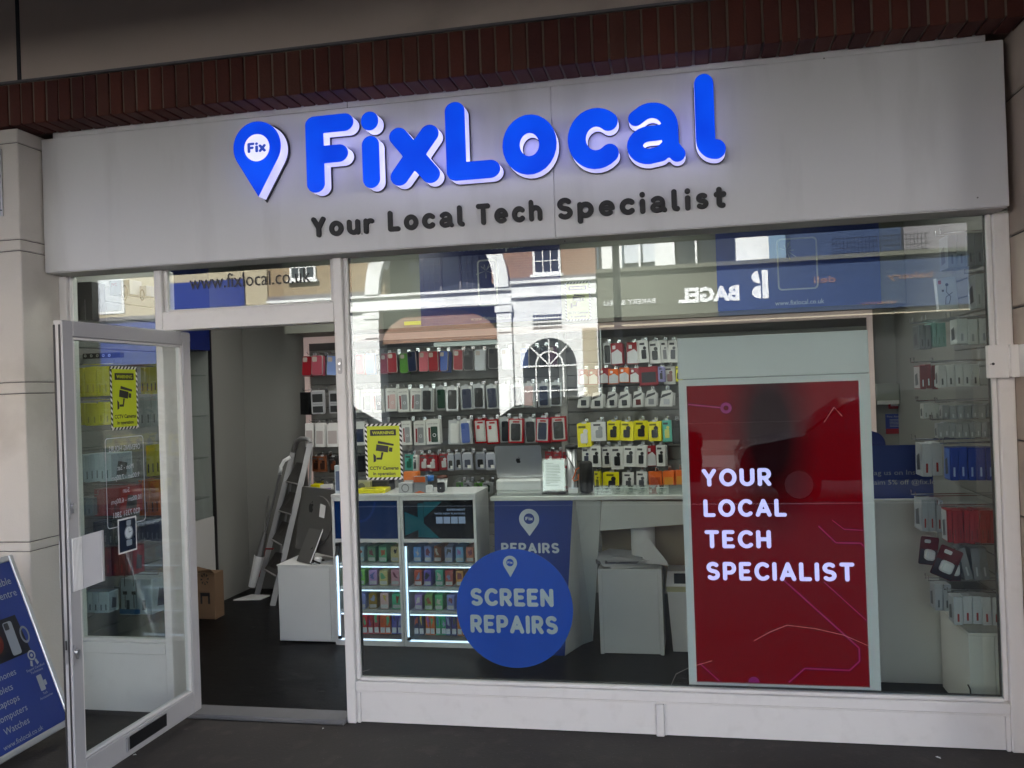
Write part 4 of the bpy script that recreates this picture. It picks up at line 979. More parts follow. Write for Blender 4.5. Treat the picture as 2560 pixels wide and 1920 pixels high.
# ------------------------------------------------------------------ goods hung on the side walls: every hook holds a pile of boxes seen edge-on
def pile(side, name, y, pz0, pz1, px0, px1, n, edge, face, wide, lab, cat, face2=None, skew=0.):
    """n thin boxes filling the pixels px0..px1 at depth y; wide = box width along y; the first faces the shop"""
    zt = at((px0+px1)/2, pz0, y=y).z; zb = at((px0+px1)/2, pz1, y=y).z
    pm = (pz0+pz1)/2
    x0, x1 = at(px0, pm, y=y).x, at(px1, pm, y=y).x; t = (x1-x0)/n
    me = meshof(name, BX(0, t*.94, 0, wide, 0, zt-zb, b=.001), cm(edge, .4))
    for i in range(n):
        front = (i == 0) if side > 0 else (i == n-1)
        o = ob(name, me, None, None, (x0+t*i+t*.03, y+R(-.004, .004), zb+R(-.004, .004)), (0, R(-.02, .02)+skew*(1 if front else .4), R(-.03, .03)))
        k = i if side < 0 else n-1-i
        tag(o, '%s, %s from the %s wall' % (lab, ORD[k], 'left' if side < 0 else 'right'), cat, lab+'s')
        ob('spine_print', BX(t*.35, t*.55, -.0015, 0, (zt-zb)*.12, (zt-zb)*.4), cm(face, .4), o)
        if front:
            xx = -.0015 if side > 0 else t*.94+.0015
            ob('front_print', MB().add([(xx, wide*.06, .006), (xx, wide*.94, .006), (xx, wide*.94, zt-zb-.006), (xx, wide*.06, zt-zb-.006)], [(0, 1, 2, 3)]), cm(face2 or face, .4), o)
            xx += -.0015 if side > 0 else .0015
            ob('product_print', MB().add([(xx, wide*.25, (zt-zb)*.2), (xx, wide*.7, (zt-zb)*.15), (xx, wide*.75, (zt-zb)*.6), (xx, wide*.35, (zt-zb)*.7)], [(0, 1, 2, 3)]), cm('3a3c42', .4), o)
    hk = MB()
    for dy in (.2, .8): hk.tube([((1.555 if side > 0 else -3.555), y+wide*dy, zt+.02), ((x0-.02) if side > 0 else (x1+.02), y+wide*dy, zt+.016), ((x0-.02) if side > 0 else (x1+.02), y+wide*dy, zt+.04)], .003, 5)
    return hk
lw = thing('side_slat_wall', (-3.55, .7, .2), 'hooks and pale slats on the left wall behind the narrow pane', 'display wall')
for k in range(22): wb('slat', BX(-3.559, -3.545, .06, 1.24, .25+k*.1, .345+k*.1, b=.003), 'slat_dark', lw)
LP = [
 ('yellow_box', .16, 917, 990, 196, 272, 5, 'd6cb10', 'b5a90c', .12, 'tall yellow accessory box', 'box', 'c2b60e'),
 ('yellow_box', .16, 1007, 1062, 197, 276, 5, 'd6cb10', 'a89c0a', .11, 'short yellow accessory box', 'box', 'c2b60e'),
 ('white_box', .16, 1136, 1205, 198, 276, 6, 'aeb9c2', '5f6a76', .2, 'white case box in the middle left pile', 'box', '8d98a4'),
 ('red_box', .18, 1222, 1290, 235, 300, 3, '7d1420', '5a0c16', .22, 'dark red charger box behind the door', 'box', '8e1a20'),
 ('white_box', .16, 1480, 1532, 205, 272, 5, 'a3afb8', '4a545e', .09, 'small white plug box low on the left', 'box', '8c98a2'),
 ('grey_box', .14, 1245, 1290, 197, 232, 2, '6f7a84', '4a545e', .12, 'grey bagged accessory behind the door', 'accessory', '59636d'),
 ('clear_pack', .20, 1305, 1362, 232, 296, 5, '3a3d40', '77797c', .14, 'dark blister pack behind the watch advert', 'accessory', '4a4d50'),
 ('yellow_pack', .55, 918, 985, 352, 394, 4, 'a8a010', '2a2a20', .12, 'olive yellow cable pack behind the CCTV sticker', 'accessory', '8c860e'),
 ('white_pack', .55, 990, 1065, 348, 394, 3, '8c9298', '4a4d52', .12, 'pale cable pack under the olive packs', 'accessory', '7c8288'),
 ('yellow_pack', .55, 1112, 1190, 364, 400, 3, 'b4ac12', '1c1c18', .12, 'yellow and black adaptor pack beside the opening hours', 'accessory', '9a920e'),
 ('orange_pack', .55, 1202, 1290, 348, 400, 4, 'b8561a', '5a2408', .12, 'orange cable pack beside the opening hours', 'accessory', 'a44a14'),
 ('speaker_box', .5, 1446, 1534, 300, 380, 2, 'a6b0b8', '2c3440', .2, 'white speaker box low behind the door', 'box', '98a4ae'),
 ('black_pack', .5, 1300, 1352, 340, 398, 5, '2a2c30', '6a6c70', .1, 'black cable pack right of the watch advert', 'accessory', '3a3c40'),
 ('red_pack', .22, 1368, 1440, 262, 330, 4, '5e1016', '8c1c22', .12, 'red plug pack behind the pull handle', 'accessory', '8c1c22'),
]
HK = MB()
for a in LP:
    h = pile(-1, *a); HK.add(h.v, h.f)
wb('display_hooks', HK, 'chrome', lw)
rw = thing('side_slat_wall', (1.55, .8, .2), 'white slats and chrome hooks on the right wall by the window', 'display wall')
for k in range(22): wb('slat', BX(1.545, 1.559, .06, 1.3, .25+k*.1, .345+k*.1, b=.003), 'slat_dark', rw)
RP = [
 ('grey_box', .30, 585, 668, 2368, 2462, 4, '7c8084', '5c6064', .14, 'large grey box high on the right wall', 'box', '6a6e72'),
 ('white_box', .26, 685, 770, 2440, 2474, 2, 'a6abab', '80868a', .12, 'white carton near the window post', 'box', 'a6abab'),
 ('white_box', .26, 797, 860, 2392, 2474, 3, 'b4b9b8', '8a9094', .12, 'plain white box at head height on the right', 'box', 'b4b9b8'),
 ('teal_pack', .50, 806, 866, 2330, 2366, 3, '7fa39c', '5f8a80', .12, 'teal cable pack on the right wall', 'accessory', '6f9a90'),
 ('cable_pack', .50, 812, 872, 2298, 2328, 2, '707478', '3c3e42', .12, 'grey cable pack on the right wall', 'accessory', '585c60'),
 ('white_box', .30, 912, 968, 2346, 2450, 5, 'b0b2b0', '3c3e42', .06, 'narrow white cable box', 'box', 'b0b2b0'),
 ('red_pack', .48, 912, 972, 2300, 2344, 3, '6e1a20', 'b8bcc0', .12, 'red and clear cable pack', 'accessory', 'a8a4a4'),
 ('white_box', .46, 1010, 1048, 2308, 2350, 3, 'b8bab8', '8a8c8a', .06, 'tiny white adaptor box', 'box', 'b8bab8'),
 ('clear_bag', .34, 1012, 1046, 2356, 2484, 7, '84868a', 'a8aaac', .06, 'upper clear bagged adaptor', 'accessory', '909296'),
 ('clear_bag', .34, 1056, 1094, 2344, 2486, 9, '8c8e92', 'b4b6b8', .06, 'lower clear bagged adaptor', 'accessory', '9a9ca0'),
 ('blue_pack', .28, 1118, 1200, 2374, 2488, 5, '0d2f86', '93a4c8', .1, 'blue cable pouch on the right wall', 'accessory', '4a68b0'),
 ('red_white_box', .46, 1108, 1190, 2304, 2356, 2, 'b0b4b8', '8c1418', .14, 'white cable box with a red edge', 'box', 'a6abb0'),
 ('red_box', .30, 1276, 1358, 2368, 2492, 9, '8c1216', '6a0c10', .1, 'slim red box in the long pile', 'box', 'a8adb2'),
 ('red_white_box', .46, 1250, 1330, 2304, 2358, 3, '9aa0a6', '8c1418', .14, 'white and red charger box beside the slim red pile', 'box', 'a6abb0'),
 ('clear_bag', .34, 1372, 1452, 2412, 2476, 3, '6c6f74', 'a8aaac', .1, 'grey plug card beside the travel plugs', 'accessory', '7c7f84', -.2),
 ('white_box', .42, 1462, 1528, 2336, 2378, 2, 'a4a9ae', '5c6066', .1, 'white box on the lowest rear hook', 'box', '9ca1a6'),
 ('white_box', .28, 1492, 1562, 2384, 2504, 5, 'b0b4b8', '8c2a30', .1, 'white box on the lowest front hook', 'box', '9ca1a6'),
]
HK = MB()
for a in RP:
    h = pile(1, *a); HK.add(h.v, h.f)
wb('display_hooks', HK, 'chrome', rw)

for px0, px1, pyt, pyb, y, k, c2, lab, cat in ((264, 298, 1368, 1440, .3, 'plugcard', .05, 'dark red plug card behind the door, left of two', 'accessory'), (304, 340, 1362, 1436, .36, 'plugcard', -.08, 'dark red plug card behind the door, right of two', 'accessory'), (2344, 2393, 692, 776, .34, 'earbox', 0, 'white earphone box facing the window on the right wall', 'box'), (2300, 2344, 1342, 1412, .40, 'plugcard', .14, 'dark red travel plug card, leftmost, above the white boxes', 'accessory'), (2338, 2396, 1368, 1446, .33, 'plugcard', .42, 'dark red travel plug card tilted in the middle', 'accessory'), (2368, 2402, 1372, 1452, .37, 'plugcard', .04, 'dark red travel plug card half hidden behind the tilted one', 'accessory')):
    a, c_ = at(px0, pyb, y=y), at(px1, pyt, y=y)
    product(k, a.x, c_.x, a.z, c_.z, y, 'white', c2, lab, 'cards and boxes facing the window on the side walls', cat)
# ------------------------------------------------------------------ lit cabinets of boxed goods
VY = 1.27; XV = (-2.415, -1.925, -1.405)
PAL1 = [['a84a18', 'a8c8dc', '5c9a78', '6cb890', 'd8c890'], ['98b060', '88d060', 'b890c8', 'c8b878', 'd898a8'], ['707880', '8890d0', '9a7a18', 'd8b0b0', '58c090'], ['b03038', 'c02838', 'a82838', 'c85020', '504898']]
PAL2 = [['6898d8', '8aa0e0', '8a4a28', '9aa4d0', '80b4e0', 'c87860'], ['b85038', '7860b8', '58b090', 'c05850', 'd09050', '8c70c8'], ['a080b8', '88b060', '60c080', '8890d0', 'a070a8', '80b0c0'], ['283058', 'c86020', '189868', '302878', 'c06820', '98283c']]
for ci, (x0, x1, pal) in enumerate(((XV[0], XV[1]-.003, PAL1), (XV[1], XV[2], PAL2))):
    vc = thing('lit_cabinet', ((x0+x1)/2, 1.45, .02), ('left' if ci == 0 else 'right')+' white cabinet with lit shelves of coloured boxes and a dark screen', 'cabinet', 'lit display cabinets')
    wb('side_panel', BX(x0, x0+.018, VY, 1.64, .02, 1.02, b=.002), 'melamine', vc); wb('side_panel', BX(x1-.018, x1, VY, 1.64, .02, 1.02, b=.002), 'melamine', vc)
    wb('top_panel', BX(x0-.001, x1+.001, VY-.004, 1.642, 1.0205, 1.04, b=.002), 'melamine', vc)
    wb('back_panel', BX(x0+.019, x1-.019, 1.62, 1.638, .02, 1.02), 'melamine', vc)
    wb('plinth', BX(x0+.0185, x1-.0185, VY, 1.61, .02, .052), 'melamine', vc)
    wb('mid_rail', BX(x0+.0185, x1-.0185, VY, 1.61, .715, .738), 'melamine', vc)
    sx = wb('media_screen', BX(x0+.019, x1-.019, VY+.006, VY+.03, .739, .995), 'screen_navy' if ci == 0 else 'screen_black', vc)
    wb('screen_border', BX(x0+.0185, x1-.0185, VY, VY+.02, .9955, 1.0195), 'melamine', vc)
    if ci == 0:
        c = ((x0+x1)/2-.04, 1.0); T = MB()
        P = [(c[0]+.115*math.cos(a), c[1]+.15*math.sin(a)) for a in [PI+PI*i/16 for i in range(17)]]; Q = [(c[0]+.10*math.cos(a), c[1]+.135*math.sin(a)) for a in [2*PI-PI*i/16 for i in range(17)]]
        P = [(a, min(b, .99)) for a, b in P]; Q = [(a, min(b, .989)) for a, b in Q]
        wb('ring_picture', MB().poly(P+Q, VY+.004), mat('screen_ring', (.004, .02, .10), .2, var=0, emit=.6), sx)
    else:
        u = lambda f: x0+.019+(x1-x0-.038)*f
        wb('advert_picture', MB().poly([(u(.02), .92), (u(.22), .88), (u(.22), .80), (u(.02), .76)], VY+.004).poly([(u(.30), .88), (u(.56), .985), (u(.30), .985)], VY+.004).poly([(u(.2), .75), (u(.52), .742), (u(.30), .84)], VY+.004).poly(rr(u(.21), u(.295), .76, .975, .004), VY+.0035), 'screen_teal', sx)
        T = MB(); btext('EXPERIMENT', u(.63), .925, w=u(.89)-u(.63), h=.013, y=VY+.003, mb=T, bold=.02); btext('WITH NEW FLAVOURS', u(.45), .90, w=u(.89)-u(.45), h=.012, y=VY+.003, mb=T, bold=.02)
        for k in range(4): T.poly(rr(u(.47+k*.107), u(.565+k*.107), .84, .885, .002), VY+.0035)
        wb('advert_lettering', T, 'screen_text', sx)
    ds = wb('door_glass', BX(x0+.02, x1-.02, VY+.004, VY+.008, .056, .712), 'cabinet_glass', vc)
    wb('door_hinge', MB().box(x0+.0205, x0+.045, VY-.004, VY+.003, .062, .082).box(x0+.0205, x0+.045, VY-.004, VY+.003, .69, .708), 'black_plastic', ds)
    wb('light_strip', BX(x0+.022, x0+.029, VY+.012, VY+.022, .07, .70), 'led_strip', vc)
    wb('light_strip', BX(x0+.034, x1-.022, VY+.012, VY+.03, .0535, .058), 'led_strip', vc)
    zs = (.575, .415, .255, .085); hs = (.105, .105, .105, .15)
    for r in range(4):
        if r < 3:
            sh = wb('shelf', BX(x0+.034, x1-.0195, VY+.03, 1.6, zs[r]-.012, zs[r]-.004), 'melamine', vc)
            wb('shelf_light', BX(x0+.036, x1-.022, VY+.026, VY+.036, zs[r]-.034, zs[r]-.027), 'led_strip', sh)
            wb('shelf_lip', BX(x0+.036, x1-.022, VY+.022, VY+.029, zs[r]-.02, zs[r]-.001), 'melamine', sh)
        n = len(pal[r]); span = x1-x0-.075
        tall = r == 3
        cnt = n*2 if tall else n
        for i in range(cnt):
            c = pal[r][i//2 if tall else i]
            w = span/cnt*(.86 if tall else .70); xx = x0+.05+span*(i+.5)/cnt+R(-.004, .004)
            nm = 'slim_flavour_box' if tall else 'flavour_box'
            lab = '%s box on the %s shelf of the %s lit cabinet, %s from left' % ('slim tall' if tall else 'pale coloured', ('top', 'second', 'third', 'bottom')[r], ('left', 'right')[ci], ORD[i])
            o = ob(nm, MB().box(-w/2, w/2, 0, .09, 0, hs[r]*R(.93, 1), b=.0015), cm(c, .35), None, (xx, VY+.045+R(0, .015), zs[r]), (0, R(-.03, .03) if tall else 0, R(-.12, .12)), lab=lab, cat='box', grp='%s of the %s lit cabinet' % (('top shelf', 'second shelf', 'third shelf', 'bottom shelf')[r], ('left', 'right')[ci]))
            ob('health_label', BX(-w*.42, w*.42, -.0015, 0, hs[r]*.06, hs[r]*(.28 if not tall else .3)), cm('c8c9cc', .5), o)
            hh_ = hs[r]; jj = [(R(-.38, .38)*w, hh_*R(.34, .9)) for _ in range(9)]; cxx, czz = sum(p[0] for p in jj)/9, sum(p[1] for p in jj)/9
            jj.sort(key=lambda p: math.atan2(p[1]-czz, p[0]-cxx))
            ob('picture_print', MB().poly(jj, -.0012), cm(random.choice(['b05030', 'c8b040', '7a3048', '5a6ab0', '38383c', '58a070', '9a5aa0', 'd0c8c0', '8c94b8']), .35), o)
            o2 = ob('box_behind', MB().box(-w/2, w/2, .1, .2, 0, hs[r]*.95), cm(c, .35), o)
# white base unit with the computer
bu = thing('base_unit', (-2.635, 1.5, .03), 'plain white base unit under the desktop computer', 'cabinet')
wb('carcass', BX(-2.84, -2.44, 1.3, 1.72, .03, .545, b=.002), 'melamine', bu)
wb('end_panel', BX(-2.4395, -2.425, 1.298, 1.72, .03, .546, b=.001), 'melamine', bu)
wb('door_panel', BX(-2.834, -2.455, 1.293, 1.2995, .04, .54, b=.001), 'melamine', bu)
wb('top_panel', BX(-2.842, -2.4245, 1.29, 1.722, .5465, .556, b=.001), 'melamine', bu)
im = thing('desktop_computer', (-2.59, 1.46, .557), 'silver desktop computer turned away, on the white base unit', 'computer', rot=(0, 0, -.62))
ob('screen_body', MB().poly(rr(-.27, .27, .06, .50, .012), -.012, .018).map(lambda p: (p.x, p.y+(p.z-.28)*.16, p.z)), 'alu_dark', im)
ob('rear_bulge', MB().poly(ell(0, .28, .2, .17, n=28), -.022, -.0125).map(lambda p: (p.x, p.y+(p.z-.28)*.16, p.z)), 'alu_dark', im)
ob('stand', MB().add([(-.09, -.012, .26), (.09, -.012, .26), (.09, -.14, .006), (-.09, -.14, .006), (-.09, .0, .26), (.09, .0, .26), (.09, -.128, .0), (-.09, -.128, .0)], [(0, 1, 2, 3), (7, 6, 5, 4), (3, 7, 4, 0)]), 'alu_dark', im)  # shade on the aluminium neck is put into its dark colour
ob('stand_edge', MB().tube([(.092, -.012, .26), (.092, -.135, .012), (.092, -.12, .004), (.092, .09, .004)], .004, 6), 'white_plastic', im)
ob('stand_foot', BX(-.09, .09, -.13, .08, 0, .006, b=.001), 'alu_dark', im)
def apple(cx, cz, s):
    a = [(0, .36), (-.12, .42), (-.30, .40), (-.42, .22), (-.42, -.02), (-.30, -.32), (-.14, -.42), (0, -.36), (.14, -.42), (.28, -.32), (.38, -.12), (.26, 0), (.24, .18), (.38, .3), (.28, .40), (.12, .42)]
    lf = [(.0, .46), (.03, .62), (.18, .68), (.15, .52)]
    return [[(cx+p[0]*s, cz+p[1]*s) for p in a]], [[(cx+p[0]*s, cz+p[1]*s) for p in lf]]
a1, a2 = apple(-.09, .36, .075)
ob('fruit_emblem', MB().poly(a1, -.024).poly(a2, -.024).map(lambda p: (p.x, p.y+(p.z-.28)*.16, p.z)), 'black_satin', im)
ob('paper_label', MB().poly([(.03, .31), (.10, .305), (.105, .39), (.03, .4)], -.0245).map(lambda p: (p.x, p.y+(p.z-.28)*.16, p.z)), 'paper_white', im)
ob('power_lead', MB().tube([(.0, -.02, .18), (.05, -.09, .10), (-.05, -.10, .05), (.06, -.12, .03), (.16, -.10, .012)], .006, 6), 'black_rubber', im)
pg = thing('power_plug', (-2.55, 1.33, .558), 'white mains plug lying under the desktop computer', 'plug')
ob('plug_body', MB().box(-.025, .025, -.02, .02, 0, .045, b=.008), 'white_plastic', pg)
ob('plug_pins', MB().box(.026, .045, -.004, .004, .018, .03), 'black_plastic', pg)

# ------------------------------------------------------------------ service counter
CY = 1.16
ct = thing('service_counter', (-.3, 1.4, .02), 'white service counter with a blue printed front panel', 'counter')
wb('worktop', BX(-1.275, .93, CY-.02, 1.66, 1.003, 1.030, b=.003), 'counter_white', ct)
wb('glass_top', BX(-1.27, .925, CY-.015, 1.65, 1.0315, 1.0375), 'cabinet_glass', ct)
pq_ = [at(1236, 1252, y=CY), at(1432, 1252, y=CY), at(1412, 1640, y=CY), at(1238, 1640, y=CY)]
fp = wb('front_panel', MB().poly([(p.x, max(p.z, .021)) for p in pq_], CY, CY+.04), 'panel_navy', ct)
q = lambda px, py: at(px, py, y=CY-.003)
p0, p1 = q(1299, 1340), q(1347, 1272)
L, (hx, hz, hr) = pin((p0.x+p1.x)/2, p0.z, p1.x-p0.x, p1.z-p0.z, n=24)
wb('map_pin_print', MB().poly(L, CY-.003), 'vinyl_white', fp); wb('pin_word', rmesh('Fix', hx-hr*.7, hx+hr*.7, hz-hr*.3, hr*.65, CY-.003, hw=.12, gap=.07), 'vinyl_white', fp)
p0, p1 = q(1253, 1383), q(1398, 1357); wb('panel_lettering', rmesh('REPAIRS', p0.x, p1.x, p0.z, p1.z-p0.z, CY-.003, hw=.105, gap=.1), 'vinyl_white', fp)
V = [(-.745, 1.162, 1.0), (-.735, 1.2, 1.0), tuple(at(1503, 1252, y=1.2)), (-.69, 1.5, .021), (-.75, 1.41, .021), (-.83, 1.162, .021), (-1.2, 1.5, 1.0), (-1.2, 1.5, .021)]
V = [(v[0], v[1], min(v[2], 1.0)) for v in V]
wb('splayed_leg', MB().add(V, [(0, 1, 4, 5), (1, 2, 3, 4), (2, 6, 7, 3), (0, 5, 7, 6), (0, 6, 2, 1)]), 'counter_white', ct)
ap = [at(1504, 1253, y=1.2), at(1900, 1254, y=1.2), at(1900, 1296, y=1.2), at(1500, 1327, y=1.2)]
wb('apron', MB().poly([(p.x, min(p.z, 1.0)) for p in ap], 1.2, 1.24), 'counter_white', ct)
wb('rear_board', BX(-.62, .9, 1.62, 1.65, .35, .98), 'board_tan', ct)
wb('goods_rail_glass', BX(at(1485, 1235, y=1.3).x, .9, 1.30, 1.304, 1.038, 1.075), 'cabinet_glass', ct)
# things on the counter
def pk(px0, px1, pyt, pyb, y, dep, name, m, lab, cat, z0=None, b=.002, rz=0.):
    a, c = at(px0, pyb, y=y), at(px1, pyb, y=y); z = a.z if z0 is None else z0; zt = at(px0, pyt, y=y).z
    return ob(name, BX(-(c.x-a.x)/2, (c.x-a.x)/2, 0, dep, 0, zt-z, b=b), m, None, ((a.x+c.x)/2, y, z), (0, 0, rz), lab=lab, cat=cat), (c.x-a.x), zt-z
CT = 1.038
tray, w, h = pk(1240, 1356, 1199, 1236, 1.25, .24, 'cash_drawer', 'white_plastic', 'white cash drawer under the open laptop on the counter', 'drawer', CT+.012, .012)
ob('drawer_base', BX(-w/2+.005, w/2-.002, .004, .236, -.012, -.0005), 'white_plastic', tray)
lp = thing('laptop', (at(1300, 1198, y=1.33).x, 1.33, CT+.012+h+.001), 'open silver laptop facing away on the white cash drawer', 'laptop', rot=(0, 0, .02))
ob('lid', MB().poly(rr(-.152, .152, .012, .215, .01), -.004, .003).map(lambda p: (p.x, p.y-(p.z)*.25, p.z)), 'alu', lp)
ob('base', BX(-.152, .152, .0, .21, .0, .013, b=.003), 'alu', lp)
a1, a2 = apple(.0, .115, .038)
ob('fruit_emblem', MB().poly(a1, -.0055).poly(a2, -.0055).map(lambda p: (p.x, p.y-(p.z)*.25, p.z)), 'black_satin', lp)
nx = at(1386, 1236, y=1.24)
nh = thing('notice_stand', (nx.x, 1.24, CT), 'printed notice in a clear upright stand beside the laptop', 'notice')
ob('acrylic_sheet', MB().poly(rr(-.075, .072, .012, .22, .003), 0, .004).map(lambda p: (p.x, p.y+p.z*.12, p.z)), 'clear_plastic', nh)
ob('paper', MB().poly(rr(-.068, .066, .02, .212, .001), .006).map(lambda p: (p.x, p.y+p.z*.12, p.z)), 'paper_white', nh)
T = MB(); rn = random.Random(5)
for k in range(15):
    z = .185-k*.0098; wl = rn.uniform(.075, .098) if k not in (0, 13) else .05
    if k == 13: wl = .03
    T.poly([(-.055, z), (-.055+wl, z), (-.055+wl, z+.0042), (-.055, z+.0042)], .004)
ob('text_lines', T.map(lambda p: (p.x, p.y+p.z*.12, p.z)), 'paper_print', nh)
ob('foot', BX(-.078, .076, -.02, .09, 0, .006, b=.001), 'black_plastic', nh)
tb = at(1432, 1225, y=1.36)
tu = thing('silver_tube', (tb.x, 1.36, CT), 'silver cylinder lamp with a black cap behind the notice', 'lamp')
ob('tube', MB().lathe([(.035, 0), (.036, .01), (.033, .02), (.033, .275)], n=20), 'alu', tu, smooth=True)
ob('cap', MB().lathe([(.036, .2755), (.045, .285), (.04, .297), (.02, .302)], n=20), 'black_plastic', tu, smooth=True)
ob('lead', MB().tube([(-.04, 0, .285), (-.035, -.03, .24), (.0, -.045, .19), (.035, -.045, .12), (.04, -.05, .0)], .003, 6), 'black_rubber', tu)
sb = at(1467, 1233, y=1.26)
sp_ = thing('speaker', (sb.x, 1.26, CT), 'black cylindrical speaker with an orange strap on the counter', 'speaker')
ob('body', MB().lathe([(.028, 0), (.038, .006), (.042, .02), (.042, .18), (.038, .194), (.026, .20)], n=24), 'black_rubber', sp_, smooth=True)
ob('strap', MB().tube([(-.04, -.01, .16), (-.06, -.02, .15), (-.072, -.02, .11), (-.085, -.02, .09), (-.075, -.02, .075), (-.05, -.02, .085), (-.046, -.02, .12)], .0045, 6), 'orange_strap', sp_)
cdh, w, h = pk(1421, 1445, 1222, 1234, 1.22, .05, 'card_stack', 'paper_white', 'small stack of white cards at the counter edge', 'cards', CT)
ob('top_card', BX(-w/2, w/2, .003, .05, h+.0005, h+.002), cm('d0d6e4'), cdh)
for i, (a, c) in enumerate(((1486, 1504), (1507, 1528), (1532, 1560), (1563, 1592), (1594, 1620), (1641, 1668))):
    o, w, h = pk(a, c, 1219, 1242, 1.36, .02, 'pale_pack', cm('b4b8b6'), '%s pale flat pack leaning behind the counter glass, from the left' % ORD[i], 'accessory', CT)
    ob('device_print', MB().poly(ell(0, h*.5, w*.22, h*.3, n=14), -.002), cm('6c7072'), o)
# below the counter
du = thing('drawer_unit', (-.41, 1.4, .021), 'white drawer unit with papers on it under the counter', 'cabinet')
dz = at(1580, 1424, y=1.22).z
wb('front', BX(-.585, -.237, 1.22, 1.238, .03, dz, b=.001), 'melamine', du); wb('side_panel', BX(-.61, -.586, 1.218, 1.6, .022, dz+.001, b=.001), 'melamine', du); wb('side_panel', BX(-.236, -.212, 1.218, 1.6, .022, dz+.001, b=.001), 'melamine', du)
wb('top_panel', BX(-.5855, -.2365, 1.24, 1.6, dz-.02, dz-.002), 'melamine', du); wb('base_panel', BX(-.5855, -.2365, 1.24, 1.6, .022, .04), 'melamine', du)
for i in range(5):
    o = ob('loose_paper', MB().add([(-.16, -.1, 0), (.10, -.12, .004), (.16, .1, .02), (-.1, .12, .035), (-.17, .0, .03)], [(0, 1, 2, 3, 4)]), 'paper_white' if i != 2 else cm('8c8a90'), None, (-.44+R(-.03, .05), 1.37+R(-.02, .02), dz+.004+i*.011), (0, 0, R(-.5, .5)), lab='%s crumpled sheet on the drawer unit, counted from below' % ORD[i], cat='paper', grp='papers on the drawer unit')
    ob('fold', MB().add([(-.12, -.08, .006), (-.02, -.09, .03), (-.04, .02, .02)], [(0, 1, 2)]), 'paper_white', o)
rx = at(1610, 1425, y=1.38)
pr2 = thing('paper_roll', (rx.x, 1.40, dz+.008), 'large white paper roll standing on the drawer unit', 'paper roll')
ob('roll', MB().lathe([(.05, 0), (.075, 0), (.0775, .003), (.0775, .24), (.075, .243), (.026, .243)], n=28), 'paper_white', pr2, smooth=True)
ob('core', MB().lathe([(.018, .235), (.025, .2445), (.025, .235)], n=18), 'cardboard', pr2)
ob('loose_end', MB().add([(-.03, -.08, .13), (.04, -.078, .17), (.15, -.10, .03), (.16, -.095, -.0), (.02, -.1, .02)], [(0, 1, 2, 3, 4)]), 'paper_white', pr2)
bn = thing('waste_bin', (-.06, 1.44, .021), 'white swing bin with a pale liner beside the drawer unit', 'bin')
bt_ = at(1690, 1425, y=1.3).z
ob('body', MB().add([(-.10, -.13, 0), (.14, -.13, 0), (.14, .13, 0), (-.10, .13, 0), (-.125, -.15, .41), (.16, -.15, .41), (.16, .15, .41), (-.125, .15, .41)], [(0, 1, 5, 4), (1, 2, 6, 5), (2, 3, 7, 6), (3, 0, 4, 7), (3, 2, 1, 0)]), 'white_plastic', bn)
ob('liner', MB().box(-.128, .163, -.153, .153, .38, .415, b=.004), 'bin_liner', bn)
ob('lid', MB().add([(-.13, -.155, .416), (.165, -.155, .416), (.165, .155, .416), (-.13, .155, .416), (-.12, -.10, .50), (.155, -.10, .50), (.155, .10, .50), (-.12, .10, .50)], [(0, 1, 5, 4), (1, 2, 6, 5), (2, 3, 7, 6), (3, 0, 4, 7), (4, 5, 6, 7)]), 'white_plastic', bn)
ob('flap', MB().add([(-.08, -.146, .432), (.14, -.146, .432), (.14, -.112, .49), (-.08, -.112, .49)], [(0, 1, 2, 3)]), 'black_satin', bn)
# on top of the lit cabinets
VT = 1.041
o, w, h = pk(892, 962, 1224, 1243, 1.30, .16, 'yellow_box', cm('d8cf10'), 'flat yellow box on the left lit cabinet', 'box', VT, .003, .1); ob('lid_print', BX(-w*.3, w*.1, .03, .1, h, h+.001), cm('8a860c'), o)
o, w, h = pk(884, 926, 1204, 1238, 1.42, .1, 'grey_box', cm('9c9a7c'), 'beige box behind the flat yellow box', 'box', VT); ob('device_print', MB().poly(ell(0, h*.5, w*.2, n=14), -.002), cm('5a5a50'), o)
o, w, h = pk(930, 974, 1202, 1236, 1.46, .12, 'black_box', cm('191a1c'), 'black box behind the flat yellow box', 'box', VT); ob('lid_line', BX(-w*.5, w*.5, -.001, 0, h*.7, h*.72), cm('38393c'), o)
o, w, h = pk(838, 858, 1164, 1240, 1.32, .05, 'phone_box', cm('b9c3ca'), 'upright pale phone box beside the mullion', 'box', VT); ob('phone_print', MB().poly(rr(-w*.35, w*.35, h*.1, h*.8, .006), -.002), cm('5a6a88'), o)
o, w, h = pk(996, 1032, 1208, 1240, 1.30, .08, 'white_box', cm('b4b6b8'), 'square white box between cabinets, holding a printed device', 'box', VT, .002, -.1); ob('device_print', MB().poly([ell(0, h*.5, w*.28, n=16), ell(0, h*.5, w*.22, n=16)[::-1]], -.002), cm('6a6c70'), o)
o, w, h = pk(1035, 1064, 1192, 1237, 1.30, .07, 'charger_box', cm('7c8086'), 'orange and grey charger box on the right lit cabinet', 'box', VT, .002, .06); ob('orange_band', BX(-w*.5, w*.5, -.0015, 0, h*.66, h), cm('c2560e'), o); ob('orange_wedge', MB().poly([(-w*.5, 0), (w*.5, 0), (w*.0, h*.14)], -.002), cm('c2560e'), o)
o, w, h = pk(1010, 1046, 1180, 1210, 1.42, .07, 'charger_box', cm('d8701a'), 'bright orange box behind the square white box', 'box', VT+.05, .002, .1); ob('white_band', BX(-w*.45, w*.3, -.0015, 0, h*.08, h*.3), cm('c9c9c9'), o)
ob('box_under', BX(-w*.5, w*.5, .0, .07, -.05, -.001), cm('b8bcc0'), o)
bt2 = at(1074, 1232, y=1.40)
